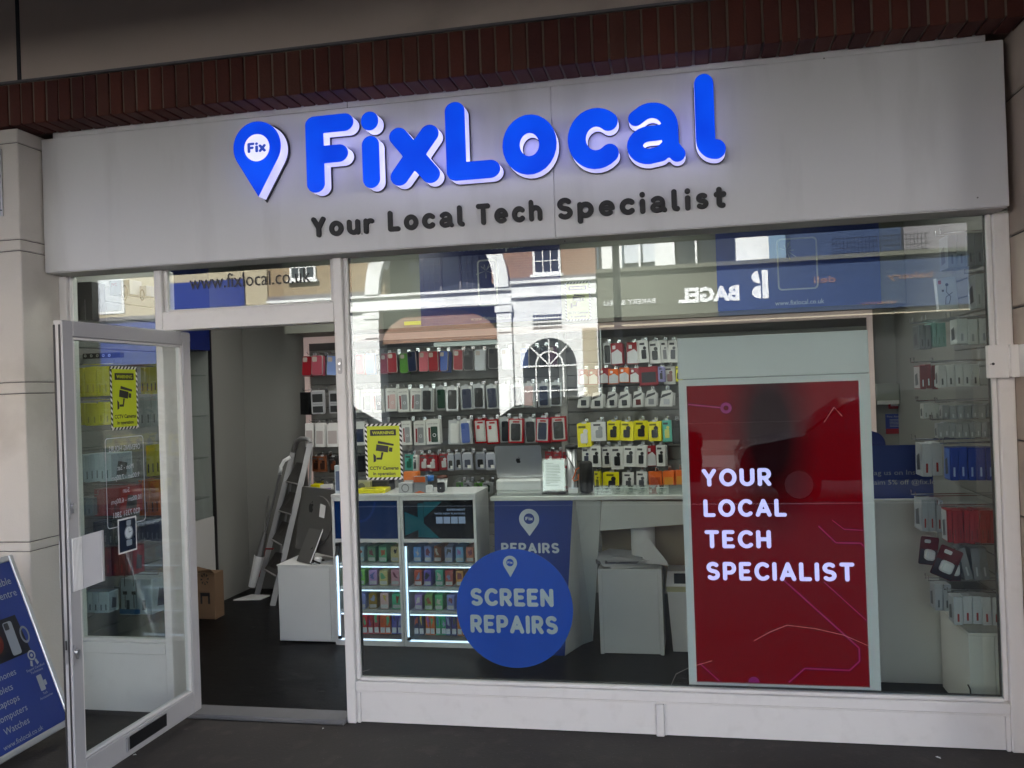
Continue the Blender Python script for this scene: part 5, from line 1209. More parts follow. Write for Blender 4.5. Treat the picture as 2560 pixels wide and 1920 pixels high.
wb_ = thing('water_bottle', (bt2.x, 1.40, VT), 'small clear water bottle with a blue label', 'bottle')
ob('bottle', MB().lathe([(.03, 0), (.032, .01), (.029, .03), (.032, .05), (.032, .11), (.026, .135), (.012, .155), (.012, .16)], n=18), 'clear_plastic', wb_, smooth=True); ob('cap', MB().lathe([(.0135, .1605), (.0135, .176)], n=14), 'white_plastic', wb_); ob('label', MB().lathe([(.0328, .07), (.0328, .108)], n=18), 'water_blue', wb_, smooth=True)
cu = thing('paper_cup', (at(1107, 1232, y=1.42).x, 1.42, VT), 'white paper cup with a brown lid on the right lit cabinet', 'cup')
ob('cup', MB().lathe([(.026, 0), (.036, .085)], n=18), 'paper_white', cu, smooth=True); ob('lid', MB().lathe([(.039, .0855), (.039, .094), (.034, .102), (.03, .103)], n=18), 'cup_brown', cu, smooth=True)
for px, m, lab in ((1072, 'white_plastic', 'white plug-in gadget in front of the water bottle'), (1102, 'black_satin', 'dark plug-in gadget in front of the paper cup')):
    g_ = at(px, 1235, y=1.31); o = ob('plug_gadget', MB().poly(rr(-.024, .024, 0, .05 if px < 1090 else .068, .012), 0, .025), m, None, (g_.x, 1.31, VT), lab=lab, cat='gadget'); ob('button', MB().poly(ell(0, .03, .004, n=10), -.002), 'steel', o)

# ------------------------------------------------------------------ ladder, mop, carton and the glass cupboard on the left
la = thing('step_ladder', (-3.45, 2.35, .02), 'white aluminium step ladder with dark treads leaning at the back wall', 'ladder')
Z = lambda u, v: (580+u*.5045, 1060+v*.5042)
def lp_(u, v, y): return at(*Z(u, v), y=y)
fl, fr2 = at(*Z(125, 845), z=.021), at(*Z(202, 900), z=.021)
YA, YB = fl.y, fr2.y; TA, TB = YA+.20, YB+.30
tl_, tr_ = lp_(302, 140, TA), lp_(388, 95, TB)
def rail(n, a, b, w, t):
    d = (b-a).normalized(); s1 = Vector((.35, -.94, 0)).normalized(); s2 = d.cross(s1).normalized(); V = []
    for p in (a, b):
        for i_, j_ in ((-1, -1), (1, -1), (1, 1), (-1, 1)): V.append(p+s1*(t/2*i_)+s2*(w/2*j_))
    wb(n, MB().add(V, [(0, 1, 5, 4), (1, 2, 6, 5), (2, 3, 7, 6), (3, 0, 4, 7), (3, 2, 1, 0), (4, 5, 6, 7)]), 'ladder_alu', la)
rail('rail', fl, tl_, .045, .022); rail('rail', fr2, tr_, .045, .022)
h1_, h2_ = lp_(318, 88, TA), lp_(340, 72, (TA+TB)/2)
wb('top_hoop', MB().tube([tl_, h1_, h2_, lp_(375, 74, TB), lp_(388, 84, TB), tr_], .018, 8), 'ladder_alu', la, smooth=True)
for q4 in (((320, 190), (355, 195), (322, 297), (268, 285)), ((285, 335), (312, 340), (290, 447), (232, 430)), ((250, 480), (283, 490), (247, 600), (197, 572)), ((215, 635), (250, 640), (217, 752), (160, 720))):
    k = (845-q4[3][1])/700; ya, yb = YA+(TA-YA)*k, YB+(TB-YB)*k
    P = [lp_(*q4[0], ya+.02), lp_(*q4[1], yb+.02), lp_(*q4[2], yb-.05), lp_(*q4[3], ya-.05)]
    dn = Vector((0, .012, -.012))
    tr3 = wb('tread', MB().add(P+[p+dn for p in P], [(0, 1, 2, 3), (7, 6, 5, 4), (2, 6, 7, 3), (0, 3, 7, 4), (1, 5, 6, 2), (0, 4, 5, 1)]), mat('tread_grey', (.055, .052, .05), .75, var=.25, scale=70), la)
    wb('tread_edge', MB().tube([P[3]+Vector((0, -.004, 0)), P[2]+Vector((0, -.004, 0))], .007, 6), 'ladder_alu', tr3)
for a, b in ((fl, tl_), (fr2, tr_)):
    wb('rear_leg', MB().cyl((a.x+.10, min(a.y+.34, 2.77), .022), b+Vector((.0, .03, -.03)), .011, n=6), 'ladder_alu', la)
def sec(a, b, k): return a+(b-a)*k
mo = thing('floor_mop', (-3.75, 2.45, .02), 'white flat mop with a long grey handle beside the ladder', 'mop')
h0, h1 = at(*Z(92, 830), y=2.45), at(*Z(237, 250), y=2.55)
wb('handle', MB().cyl(sec(h0, h1, .28), h1, .011, n=8), 'alu_dark', mo); wb('grip', MB().tube([h1, lp_(243, 210, 2.555), lp_(258, 182, 2.56), lp_(288, 165, 2.57)], .016, 8), 'white_plastic', mo, smooth=True)
wb('bottle', MB().cyl(sec(h0, h1, .04), sec(h0, h1, .3), .03, .045, n=10), 'white_plastic', mo); wb('cradle', MB().cyl(sec(h0, h1, .3), sec(h0, h1, .5), .04, .02, n=8), 'alu_dark', mo)
b0 = at(620, 1498, z=.021); wb('mop_plate', MB().add([(b0.x-.10, b0.y-.06, .022), (b0.x+.13, b0.y-.03, .022), (b0.x+.16, b0.y+.08, .03), (b0.x-.02, b0.y+.10, .03), (b0.x-.10, b0.y-.06, .03), (b0.x+.13, b0.y-.03, .03), (b0.x+.16, b0.y+.08, .04), (b0.x-.02, b0.y+.10, .04)], [(4, 5, 6, 7), (0, 1, 5, 4), (1, 2, 6, 5), (2, 3, 7, 6), (3, 0, 4, 7)]), 'white_plastic', mo)
dp_ = thing('dustpan', (-3.66, 2.6, .3), 'red long-handled dustpan behind the mop', 'dustpan')
d0, d1 = at(657, 1372, y=2.62), at(650, 1440, y=2.6)
wb('pan', MB().add([d0+Vector((-.025, 0, 0)), d0+Vector((.03, 0, .0)), d1+Vector((.015, -.04, 0)), d1+Vector((-.03, -.04, 0))], [(0, 1, 2, 3)]).tube([d0+Vector((-.03, 0, .0)), d0+Vector((.10, 0, .0))], .007, 6), cm('8a1a20'), dp_); wb('stick', MB().cyl(d0, d0+Vector((.05, .03, .45)), .008, n=6), 'steel', dp_)
ca = thing('cardboard_carton', (-3.66, 1.85, .02), 'brown cardboard carton on the floor beside the glass cupboard', 'carton')
zc = at(535, 1419, y=1.85).z
wb('carton', BX(-3.88, -3.635, 1.83, 1.96, .021, zc-.04, b=.004), 'cardboard', ca)
wb('flap', MB().add([(-3.88, 1.83, zc-.04), (-3.636, 1.83, zc-.04), (-3.65, 1.80, zc-.005), (-3.87, 1.86, zc+.02)], [(0, 1, 2, 3)]), 'cardboard', ca)
T = MB()
for k in range(8):
    a = k*PI/4; T.add([(-3.72+math.cos(a)*.015, 1.8285, .33+math.sin(a)*.02), (-3.72+math.cos(a+.3)*.035, 1.8285, .33+math.sin(a+.3)*.045), (-3.72+math.cos(a-.1)*.035, 1.8285, .33+math.sin(a-.1)*.045)], [(0, 1, 2)])
T.box(-3.76, -3.68, 1.827, 1.829, .20, .225).box(-3.76, -3.745, 1.827, 1.829, .14, .2).box(-3.695, -3.68, 1.827, 1.829, .14, .2)
wb('carton_print', T, 'black_satin', ca)
gc = thing('glass_cupboard', (-4.0, 1.8, .02), 'glass fronted shelf cupboard recessed in the left wall', 'cupboard')
wb('back', BX(-4.34, -4.3, 1.26, 2.3, .02, 2.3), 'wall_white', gc); wb('gap_strip', BX(-3.91, -3.885, 2.30, 2.318, .02, 2.3), 'black_satin', gc); wb('end_panel', BX(-4.3, -3.912, 2.30, 2.318, .02, 2.3), 'wall_white', gc); wb('header', BX(-4.3, -3.89, 1.26, 2.318, 2.12, 2.9), 'panel_navy_deep', gc)  # black strip stands in for the dark gap at the cupboard's end
zss = [at(520, v, x=-3.93).z for v in (939, 1039, 1143, 1243, 1347)]
for z in zss: wb('shelf', BX(-4.295, -3.93, 1.27, 2.295, z-.004, z+.004), 'cabinet_glass', gc)
wb('sliding_glass', BX(-3.905, -3.9, 1.27, 2.29, .75, 2.11), 'cabinet_glass', gc); wb('lower_panel', BX(-3.92, -3.9, 1.27, 2.298, .03, .745), 'wall_white', gc)
for i, (zi, y, w, h, c) in enumerate(((1, 2.05, .05, .13, 'a8a48c'), (1, 1.8, .05, .15, '8c949c'), (2, 2.0, .06, .11, '4a5a70'), (2, 1.7, .05, .1, '6a6a6c'), (3, 2.1, .06, .08, 'b0a020'), (3, 1.75, .08, .12, '2a2c30'), (4, 1.9, .09, .1, '9a1a1a'), (0, 1.9, .08, .16, '5c6068'))):
    o = ob('shelf_box', BX(-w/2, w/2, -.05, .05, 0, h, b=.002), cm(c), None, (-4.02, y, zss[zi]+.0045), (0, 0, R(-.3, .3)), lab='%s box in the glass cupboard, %s shelf from the top' % (('cream', 'grey', 'slate', 'dull grey', 'yellow', 'black', 'red', 'dark grey')[i], ORD[zi]), cat='box'); ob('front_label', BX(w/2, w/2+.001, -.03, .03, h*.2, h*.7), cm('c0c2c4'), o)
# tall white box with tripod pictures behind the narrow pane, bag and boxes above
tbx = thing('tripod_box', (-3.2, .55, .02), 'tall white box printed with tripods behind the narrow left pane', 'box')
a0, a1_ = at(304, 1650, y=.5), at(352, 1650, y=.5); zt = at(310, 1535, y=.5).z
wb('carton', BX(a0.x, a1_.x, .5, .75, .405, zt, b=.002), cm('a9b3bb'), tbx); wb('lid', BX(a0.x-.004, a1_.x+.006, .495, .756, zt+.001, zt+.03, b=.004), cm('24578a'), tbx)
T = MB()
for cxx in (.3, .75):
    x = a0.x+(a1_.x-a0.x)*cxx
    for zz_ in (.45, .58):
        T.box(x-.002, x+.002, .497, .4985, zz_, zz_+.08).box(x-.014, x+.014, .497, .4985, zz_+.08, zz_+.1)
wb('tripod_print', T, 'black_satin', tbx)
for i, (px0, px1, pyt, pyb, y, c, lab) in enumerate(((196, 232, 706, 802, .22, '0d0e10', 'tall black box high behind the narrow pane'), (274, 325, 702, 738, .45, '9a9da6', 'grey headphone box left of its twin high up'), (326, 366, 716, 742, .55, '7d8294', 'second grey headphone box high behind the narrow pane'))):
    o, w, h = pk(px0, px1, pyt, pyb, y, .12, 'hanging_box', cm(c), lab, 'box')
    if i:
        ob('brand_print', btext('JVC', -w*.4, h*.62, w=w*.28, h=h*.2, y=-.002, bold=.02), cm('8c1a30' if i == 1 else '20306a'), o); ob('headband_print', MB().poly([ell(w*.25, 0.0+h*.1, w*.16, h*.55, n=18), ell(w*.25, h*.1, w*.09, h*.45, n=18)[::-1]], -.002), cm('17181a'), o)
    else: ob('edge_line', BX(-.001, .001, -.001, 0, h*.02, h*.55), cm('8c8c8c'), o)
tk = thing('hook_rail', (-3.3, .3, 1.98), 'black rail with round white price discs behind the door', 'rail')
q0, q1 = at(196, 898, y=.3), at(300, 880, y=.3)
wb('bar', BX(q0.x, q1.x, .3, .34, q0.z, q1.z, b=.003), 'black_satin', tk)
for k in range(6):
    c_ = at(198+k*15, 890-k*.3, y=.298); wb('price_disc', MB().poly([ell(c_.x, c_.z, .009, n=14), ell(c_.x, c_.z, .004, n=10)[::-1]], .298), 'sticker_white', tk)

# ------------------------------------------------------------------ right side: counter end, banner, wall fittings
rb_ = thing('wall_base_cabinet', (1.43, .5, .02), 'white base cabinet along the right wall under the hanging boxes', 'cabinet')
zk = at(2440, 1590, y=.3).z
wb('door_panel', BX(1.285, 1.40, .30, .318, .025, zk, b=.001), 'counter_white', rb_); wb('door_panel', BX(1.403, 1.543, .30, .318, .025, zk, b=.001), 'counter_white', rb_); wb('carcass', BX(1.287, 1.543, .319, .8, .022, zk-.002), 'counter_white', rb_); wb('top_board', BX(1.284, 1.543, .297, .802, zk+.001, zk+.015, b=.002), 'counter_white', rb_)
hp_ = at(2421, 1728, y=.295); wb('handle', MB().tube([(hp_.x, .299, hp_.z+.03), (hp_.x+.004, .28, hp_.z+.015), (hp_.x+.006, .28, hp_.z-.02), (hp_.x+.006, .299, hp_.z-.035)], .004, 6), 'black_plastic', rb_)
rc = thing('side_counter', (1.05, 1.1, .02), 'plain white counter end at the right behind the display', 'counter')
wb('body', BX(.80, 1.30, .84, 1.6, .021, 1.015, b=.003), 'counter_white', rc); wb('worktop', BX(.79, 1.312, .825, 1.61, 1.0155, 1.035, b=.003), 'counter_white', rc)
bnr = thing('blue_banner', (1.1, .85, 1.036), 'blue banner with white social media text on the side counter', 'banner')
z1_ = at(2230, 1113, y=.85).z
wb('board', BX(.80, at(2332, 1180, y=.85).x, .85, .856, 1.0365, z1_), 'panel_navy', bnr)
T = MB()
for s, px0, px1, py in (('Tag us on Instagram', 2172, 2350, 1188), ('claim 5% off @fix.local', 2172, 2362, 1212)):
    q0, q1 = at(px0, py, y=.847), at(px1, py, y=.847); btext(s, q0.x, q0.z, w=q1.x-q0.x, h=.027, y=.847, mb=T)
T.v = [(min(v[0], 1.298), v[1], v[2]) for v in T.v]
wb('banner_lettering', T, 'vinyl_white_dim', bnr)
cp = thing('fire_call_point', (at(2238, 1012, y=2.85).x, 2.84, at(2238, 1022, y=2.85).z), 'red fire alarm call point on the back wall', 'alarm')
ob('housing', BX(-.05, .05, 0, .019, 0, .10, b=.006), 'call_point_red', cp); ob('glass_face', BX(-.034, .034, -.002, -.0005, .022, .074), 'paper_white', cp)
ob('press_dots', MB().poly(ell(-.015, .048, .004, n=8), -.004).poly(ell(0, .048, .004, n=8), -.004).poly(ell(.015, .048, .004, n=8), -.004), 'black_satin', cp)
f0_, f1_ = at(2215, 1085, y=2.85), at(2262, 1034, y=2.85)
fs = thing('fire_action_sign', ((f0_.x+f1_.x)/2, 2.85, f0_.z), 'blue fire action notice under the red call point', 'sign')
w, h = f1_.x-f0_.x, f1_.z-f0_.z
ob('board', BX(-w/2, w/2, 0, .006, 0, h), cm('1a3180'), fs); ob('red_band', BX(-w/2, w/2, -.002, -.0003, .0, h*.26), cm('8a1420'), fs); ob('heading', btext('Fire Action', -w*.42, h*.82, w=w*.84, h=h*.1, y=-.002), 'vinyl_white_dim', fs)
T = MB()
for k in range(6): T.poly([(-w*.3, h*(.36+k*.07)), (w*.42, h*(.36+k*.07)), (w*.42, h*(.38+k*.07)), (-w*.3, h*(.38+k*.07))], -.002)
ob('text_lines', T, 'vinyl_white_dim', fs)
ch = thing('office_chair', (at(2190, 1110, y=1.9).x, 1.9, .02), 'dark blue padded chair back behind the side counter', 'chair')
zc0, zc1 = at(2190, 1130, y=1.9).z-.02, at(2190, 1078, y=1.9).z-.02
ob('backrest', MB().poly(rr(-.24, .06, zc0-.3, zc1, .09, 8), 0, .06), 'fabric_blue', ch); ob('stem', MB().cyl((0, .1, .06), (0, .05, zc0-.2), .025, n=10), 'black_plastic', ch); ob('seat', BX(-.24, .24, -.4, .05, .44, .52, b=.03), 'fabric_blue', ch)
b_o = MB()
for k in range(5): b_o.cyl((0, .1, .08), (.28*math.cos(k*1.2566), .1+.28*math.sin(k*1.2566), .03), .018, n=6)
ob('base', b_o, 'black_plastic', ch)
du_ = thing('door_closer_box', (1.4, 2.78, 1.6), 'long pale grey casing across the wall above the fire notice', 'casing')
z0_, z1_ = at(2250, 1000, y=2.78).z, at(2250, 958, y=2.78).z
wb('casing', BX(1.39, 1.555, 2.76, 2.85, z0_, z1_, b=.004), 'bulkhead_grey', du_); wb('lower_lip', BX(1.40, 1.55, 2.755, 2.80, z0_-.03, z0_-.001), 'wall_white', du_)

for i, (px, py, w, lab) in enumerate(((337, 1888, .009, 'small pale paper scrap on the pavement near the open door'), (808, 1822, .007, 'tiny paper scrap on the pavement by the threshold'), (2345, 1895, .013, 'crumpled pale scrap on the pavement at the right corner'))):
    p = at(px, py, z=.002)
    o = ob('litter_scrap', MB().add([(-w, -w*.4, 0), (w*.7, -w*.5, .003), (w, w*.3, .001), (-w*.2, w*.6, .004)], [(0, 1, 2, 3)]), 'paper_white', None, (p.x, p.y, .003), (0, 0, i), lab=lab, cat='litter')
    ob('curled_corner', MB().add([(-w, -w*.4, .0005), (-w*.3, -w*.5, .006), (-w*.5, w*.1, .003)], [(0, 1, 2)]), 'paper_white', o)
# ------------------------------------------------------------------ across the street (mirrored in the glass), facing +y
FY = -22.0
ga = thing('white_arch_building', (-7.6, FY-2, 0), 'white stucco building with a big arch and brick upper floor, mirrored in the window', 'building')
def fw(n, m, *boxes):
    mb = MB()
    for b in boxes: mb.box(*b)
    return wb(n, mb, m, ga)
fw('white_wall', 'stucco_white', (-13.4, -9.581, FY-.6, FY, 0, 4.349), (-5.739, -2.66, FY-.6, FY, 0, 4.52))
fw('entablature', 'stucco_white', (-13.4, -5.3, FY-.4, FY+.10, 4.35, 4.42), (-13.4, -5.3, FY-.4, FY+.02, 4.421, 4.78), (-13.4, -5.3, FY-.4, FY+.12, 4.781, 4.86))
fw('cornice', 'stucco_white', (-5.299, -2.66, FY-.4, FY+.10, 4.521, 4.58), (-5.299, -2.66, FY-.4, FY+.03, 4.581, 4.95), (-5.299, -2.66, FY-.4, FY+.13, 4.951, 5.03))
fw('pier', 'stucco_white', (-10.05, -9.58, FY+.001, FY+.12, 0, 4.1), (-5.75, -5.29, FY+.001, FY+.12, 0, 4.1)); fw('pier_cap', 'stucco_white', (-10.1, -9.54, FY+.001, FY+.16, 4.101, 4.3), (-5.79, -5.25, FY+.001, FY+.16, 4.101, 4.3))
fw('pier_dark_strip', 'facade_joint', (-10.04, -9.59, FY+.121, FY+.125, 3.45, 3.50), (-5.74, -5.3, FY+.121, FY+.125, 3.45, 3.50))  # thin dark strip across each pier
fw('brick_storey_left', 'brick_yellow', (-13.4, -9.4, FY-.6, FY-.05, 4.861, 9.5)); fw('brick_storey_right', 'brick_pinkish', (-5.9, -2.66, FY-.6, FY-.05, 5.031, 9.5))
R0, R1, cx, cz = 2.33, 1.88, -7.66, 4.87
n = 24; ring = [(cx+R0*math.cos(PI*i/n), cz+R0*1.15*math.sin(PI*i/n)) for i in range(n+1)]+[(cx+R1*math.cos(PI*i/n), cz+R1*1.15*math.sin(PI*i/n)) for i in range(n, -1, -1)]
wb('arch_ring', MB().poly(ring, FY-.4, FY+.16), 'stucco_white', ga)
fw('brick_over_arch', 'brick_yellow', (-9.399, -5.901, FY-.6, FY-.05, 7.62, 9.5))
fw('arch_recess', 'window_dark', (-11, -4.3, FY-1.6, FY-1.5, 4.87, 9.4))  # dark sheet stands in for the shade deep inside the arch
fw('passage_side', 'facade_joint', (-9.7, -9.6, FY-6, FY-.61, 0, 4.34), (-5.73, -5.63, FY-6, FY-.61, 0, 4.34))
wb('passage_brick_arch', MB().poly([(-9.57, 3.3)]+[(-7.66+1.9*math.cos(a), 3.3+1.04*math.sin(a)) for a in [PI-PI*i/16 for i in range(17)]]+[(-5.75, 3.3)], FY-.3, FY-.12), 'brick_pinkish', ga); fw('passage_lintel_dark', 'shop_dark', (-9.59, -5.74, FY-.6, FY-.35, 3.3, 4.34)); fw('passage_gate', 'shop_dark', (-9.59, -5.74, FY-3.1, FY-2.95, 0, 3.29))
# vent grille, fanlight window, sash window, doors
fw('vent_recess', 'window_dark', (-4.65, -3.74, FY+.001, FY+.006, 3.53, 3.97))
g = MB()
for i in range(11): g.box(-4.64+i*.0885, -4.625+i*.0885, FY+.007, FY+.02, 3.54, 3.96)
for z in (3.6, 3.72, 3.84): g.box(-4.65, -3.74, FY+.008, FY+.018, z, z+.05)
wb('vent_grille', g, 'stucco_white', ga)
fc = (-4.17, 2.42); P = [(fc[0]+.83*math.cos(PI*i/20), fc[1]+.83*math.sin(PI*i/20)) for i in range(21)]+[(fc[0]-.83, 1.0), (fc[0]+.83, 1.0)]
wb('fanlight_glass', MB().poly(P, FY+.004), 'window_dark', ga)
g = MB()
Q = lambda r: [(fc[0]+r*math.cos(PI*i/20), fc[1]+r*math.sin(PI*i/20)) for i in range(21)]
g.poly(Q(.44)+Q(.39)[::-1], FY+.006, FY+.03)
for a in (45, 90, 135):
    u = Vector((math.cos(math.radians(a)), math.sin(math.radians(a)))); v = Vector((-u.y, u.x))*.022
    p, q_ = Vector(fc)+u*.02, Vector(fc)+u*.80; g.poly([tuple(p+v), tuple(q_+v), tuple(q_-v), tuple(p-v)], FY+.031, FY+.04)
g.box(fc[0]-.83, fc[0]+.83, FY+.032, FY+.05, fc[1]-.05, fc[1]).box(fc[0]-.83, fc[0]+.83, FY+.032, FY+.05, 1.62, 1.66)
for x in (-.42, 0, .42): g.box(fc[0]+x-.022, fc[0]+x+.022, FY+.006, FY+.03, 1.0, fc[1]-.05)
wb('fanlight_bars', g, 'stucco_white', ga)
fw('side_door', 'stucco_cream', (-3.13, -2.70, FY+.001, FY+.03, 0, 3.5))
def sash(x0, x1, z0, z1, y, par, cols=3, rows=4, m='stucco_white'):
    wb('sash_glass', BX(x0+.06, x1-.06, y, y+.02, z0+.06, z1-.06), 'window_dark', par); b = MB()
    b.box(x0, x0+.07, y-.02, y+.06, z0, z1).box(x1-.07, x1, y-.02, y+.06, z0, z1).box(x0+.071, x1-.071, y-.02, y+.06, z0, z0+.07).box(x0+.071, x1-.071, y-.02, y+.06, z1-.07, z1)
    for i in range(1, cols): x = x0+.07+(x1-x0-.14)*i/cols; b.box(x-.014, x+.014, y+.021, y+.05, z0+.071, z1-.071)
    for i in range(1, rows): z = z0+.07+(z1-z0-.14)*i/rows; b.box(x0+.071, x1-.071, y+.019, y+.045, z-.014, z+.014)
    wb('sash_bars', b, m, par); wb('sash_sill', BX(x0-.08, x1+.08, y-.02, y+.12, z0-.08, z0-.001), m, par)
sash(-4.58, -3.72, 5.2, 6.7, FY-.04, ga); sash(-12.6, -11.7, 5.5, 7, FY-.04, ga); sash(-8.6, -7.9, 5.0, 6.3, FY-1.48, ga, m='lead'); sash(-7.3, -6.6, 5.0, 6.3, FY-1.48, ga, m='lead')  # lead grey on the two arch sashes stands for white bars in shade
fw('rain_pipe', 'lead', (-11.9, -11.78, FY+.03, FY+.12, 0, 4.34)); fw('slate_ledge', 'lead', (-13.4, -9.98, FY-.04, FY+.04, 4.862, 5.0), (-5.3, -2.66, FY-.04, FY+.05, 5.032, 5.13))
# bakery building
gb = thing('bakery_building', (2.6, FY-2, 0), 'bakery shop with a wide grey fascia and white letters, mirrored in the window', 'building')
def bw(n, m, *boxes):
    mb = MB()
    for b in boxes: mb.box(*b)
    return wb(n, mb, m, gb)
bw('shop_fascia', 'shop_olive', (-2.64, .9, FY-.4, FY, 3.66, 5.12)); bw('shop_fascia', 'shop_navy', (.901, 12, FY-.4, FY+.02, 3.66, 5.12))
bw('fascia_cap', 'shop_olive', (-2.64, 12, FY-.4, FY+.14, 5.121, 5.24)); bw('shop_window', 'shop_dark', (-2.64, 12, FY-.8, FY-.7, 0, 3.65)); bw('shop_ceiling_edge', 'stucco_cream', (-2.64, 12, FY-.69, FY-.1, 3.5, 3.655))
bw('stall_riser', 'shop_dark', (-2.64, 12, FY-.69, FY-.2, 0, .5))
bw('upper_wall', 'stucco_white', (-2.64, -1.9, FY-1.0, FY-.6, 5.241, 9), (-1.89, 1.7, FY-1.0, FY-.6, 6.5, 9), (-.9, -.3, FY-1.0, FY-.6, 5.241, 6.49), (1.5, 2.45, FY-1.0, FY-.6, 5.241, 9))
bw('upper_window', 'window_dark', (-1.88, 1.49, FY-.95, FY-.9, 5.25, 6.48)); bw('upper_blind', 'curtain', (-1.88, -.91, FY-.88, FY-.86, 5.5, 6.48))
bw('terrace_wall', 'brick_yellow', (2.46, 12, FY-2.2, FY-2, 5.1, 5.45)); bw('window_frame', 'stucco_white', (-1.4, -1.34, FY-.62, FY-.58, 5.25, 6.48), (.3, .36, FY-.62, FY-.58, 5.25, 6.48))
g = MB()
for i in range(26): g.box(4.2+i*.1, 4.215+i*.1, FY-.3, FY-.28, 5.245, 5.75)
for z in (5.3, 5.45, 5.6, 5.74): g.box(4.2, 6.8, FY-.279, FY-.265, z, z+.015)
wb('terrace_rail', g, 'shop_dark', gb)
bw('terrace_house', 'lead', (6.6, 12, FY-4, FY-2.3, 5.3, 9)); bw('terrace_extension', 'shop_navy', (3.3, 6.59, FY-4, FY-2.6, 5.3, 9))
def fsign(s, x0, x1, z0, h, m, bold=0.):       # reads from the street: left is +x
    t = btext(s, 0, 0, w=x1-x0, h=h, y=0, bold=bold); t.map(lambda p: (x1-p.x, FY+.035, z0+p.z)); wb('sign_lettering', t, m, gb)
fsign('BAGEL', -.23, 1.52, 4.12, .4, 'sign_white_lit', .05); fsign('BAKERY & DELI', -2.44, -.91, 4.14, .15, 'sign_white_lit', .005); fsign('deli', 3.6, 4.2, 4.47, .2, 'sign_copper'); fsign('bakery', 5.6, 6.78, 4.46, .18, 'sign_copper'); fsign('takeaway', 4.85, 5.82, 3.78, .1, 'sign_copper')
P = [(2.34, 4.11), (2.34, 4.93), (2.17, 4.93), (2.17, 4.11)]
wb('sign_emblem', MB().poly(P, FY+.035).poly([(2.13, 4.55)]+[(2.13-.26*math.cos(a), 4.74+.19*math.sin(a)) for a in [PI/2-PI*i/10 for i in range(11)]][1:]+[(2.13, 4.57)], FY+.035).poly([(2.13, 4.49)]+[(2.13-.26*math.cos(a), 4.30+.19*math.sin(a)) for a in [PI/2-PI*i/10 for i in range(11)]][1:], FY+.035), 'sign_white_lit', gb)
# cream building further left
gd = thing('cream_building', (-22, FY-2, 0), 'cream rendered building with net curtains, mirrored in the narrow left pane', 'building')
def dw(n, m, *boxes):
    mb = MB()
    for b in boxes: mb.box(*b)
    return wb(n, mb, m, gd)
dw('cream_wall', 'stucco_cream', (-40, -13.41, FY-.6, FY, 4.6, 10)); dw('shop_blue_fascia', mat('shop_blue', (.012, .03, .20), .5, var=.05), (-40, -14.2, FY-.6, FY+.05, 3.0, 4.59), (-16.9, -14.2, FY+.001, FY+.06, 4.61, 5.65)); dw('shop_window', 'shop_dark', (-20, -13.41, FY-.6, FY-.3, 0, 2.99)); dw('ground_storey', 'stucco_white', (-40, -20.01, FY-.6, FY-.02, 0, 2.99)); dw('stone_band', 'lead', (-40, -16.95, FY+.052, FY+.14, 4.5, 4.62))  # far-left ground storey made white to bounce light onto the fascia
for x in (-30.5, -26, -23.2, -19.4):
    dw('window_frame', 'stucco_white', (x-.75, x+.75, FY+.001, FY+.03, 4.75, 6.6)); dw('net_curtain', 'curtain', (x-.65, x+.65, FY+.031, FY+.04, 4.85, 6.5))
lamp = thing('street_lamp', (-1.05, -9.2, 0), 'slim grey street lamp post mirrored in the bakery sign', 'street lamp')
ob('post', MB().cyl((0, 0, 0), (0, 0, 5.6), .07, .05, n=12), 'lead', lamp); ob('lantern', MB().lathe([(.05, 5.6), (.16, 5.75), (.2, 6.1), (.06, 6.25)], n=12), 'black_plastic', lamp)

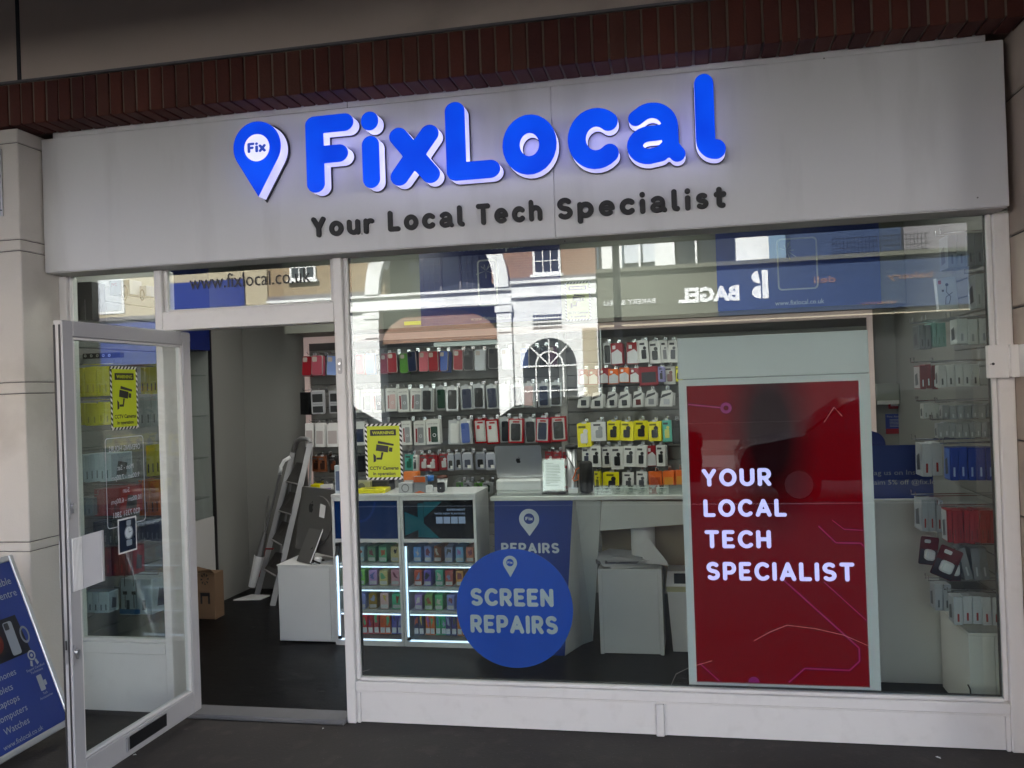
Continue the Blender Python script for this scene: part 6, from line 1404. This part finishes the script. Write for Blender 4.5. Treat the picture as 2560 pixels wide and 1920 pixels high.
# cars parked along the kerb behind the camera; the window mirrors their roofs
CARP = [(-2.2, .35), (-2.22, .62), (-2.1, .82), (-1.3, .95), (-.55, 1.42), (.1, 1.52), (1.15, 1.50), (1.95, 1.05), (2.2, .98), (2.25, .6), (2.2, .33)]
def car(loc, paint, lab, k):
    c = thing('parked_car', loc, lab, 'car', 'cars parked along the kerb')
    def prof(P, hw, n0, m, par, inset=0.):
        V = []; n = len(P)
        for s in (-1, 1):
            for x, z in P: V.append((x, s*(hw-max(0, z-.9)*.33-inset), z*k))
        F = [(i, (i+1) % n, n+(i+1) % n, n+i) for i in range(n)]+[tuple(range(n))[::-1], tuple(range(n, 2*n))]
        return ob(n0, MB().add(V, F), m, par)
    prof(CARP, .88, 'body', paint, c)
    for s in (-1, 1):
        for P in ([(-1.1, .98), (-.5, 1.36), (.05, 1.44), (.05, .98)], [(.15, .98), (.15, 1.44), (1.05, 1.42), (1.6, 1.02)]):
            ob('side_window', MB().add([(x, s*(.884-max(0, z-.9)*.33+.006), z*k) for x, z in P], [(0, 1, 2, 3)]), 'window_dark', c)
        for x in (-1.4, 1.4):
            w = ob('wheel', MB().cyl((x, s*.70, .32), (x, s*.89, .32), .32, n=20), 'black_rubber', c); ob('rim', MB().cyl((x, s*.891, .32), (x, s*.90, .32), .2, n=16), 'alu', w)
        ob('headlight', BX(-2.235, -2.19, s*.55-.15, s*.55+.15, .62*k, .74*k, b=.01), 'clear_plastic', c); ob('tail_light', BX(2.2, 2.262, s*.6-.12, s*.6+.12, .78*k, .92*k, b=.01), cm('5a0a0c', .2), c)
    ob('windscreen', MB().add([(-1.27, -.78, .985*k), (-1.27, .78, .985*k), (-.6, .66, 1.405*k), (-.6, -.66, 1.405*k)], [(0, 1, 2, 3)]).mv(-.012, 0, .012), 'window_dark', c)
mat('car_black', (.012, .012, .014), .15, var=0); mat('car_grey', (.05, .052, .056), .2, .3, var=0); mat('car_blue', (.012, .02, .05), .15, var=0)
for i, (x, p, k, lab) in enumerate(((-17.2, 'car_grey', 1.1, 'grey parked car furthest left in the window reflection'), (-12.2, 'car_black', 1.08, 'black parked car left in the window reflection'), (-7.1, 'car_blue', 1.1, 'dark blue parked car in the window reflection'), (-2.1, 'car_black', 1.12, 'black parked car mirrored below the bakery sign'), (2.9, 'car_grey', 1.08, 'grey parked car mirrored in the red display'), (7.9, 'car_blue', 1.1, 'dark blue parked car furthest right in the reflection'))):
    car((x, -9.75, -.13), p, lab, k)

ge = thing('bounce_terrace', (26, FY-2, 0), 'unseen white terrace added further right across the street to bounce light', 'building')
wb('white_wall', BX(12.05, 42, FY-1, FY, 0, 10), 'stucco_white', ge)  # unseen sunlit wall added to bounce light onto the fascia
for i in range(9):
    for z in (1.0, 4.3, 7.2): sash(13.6+i*3.1, 14.8+i*3.1, z, z+1.7, FY+.01, ge)
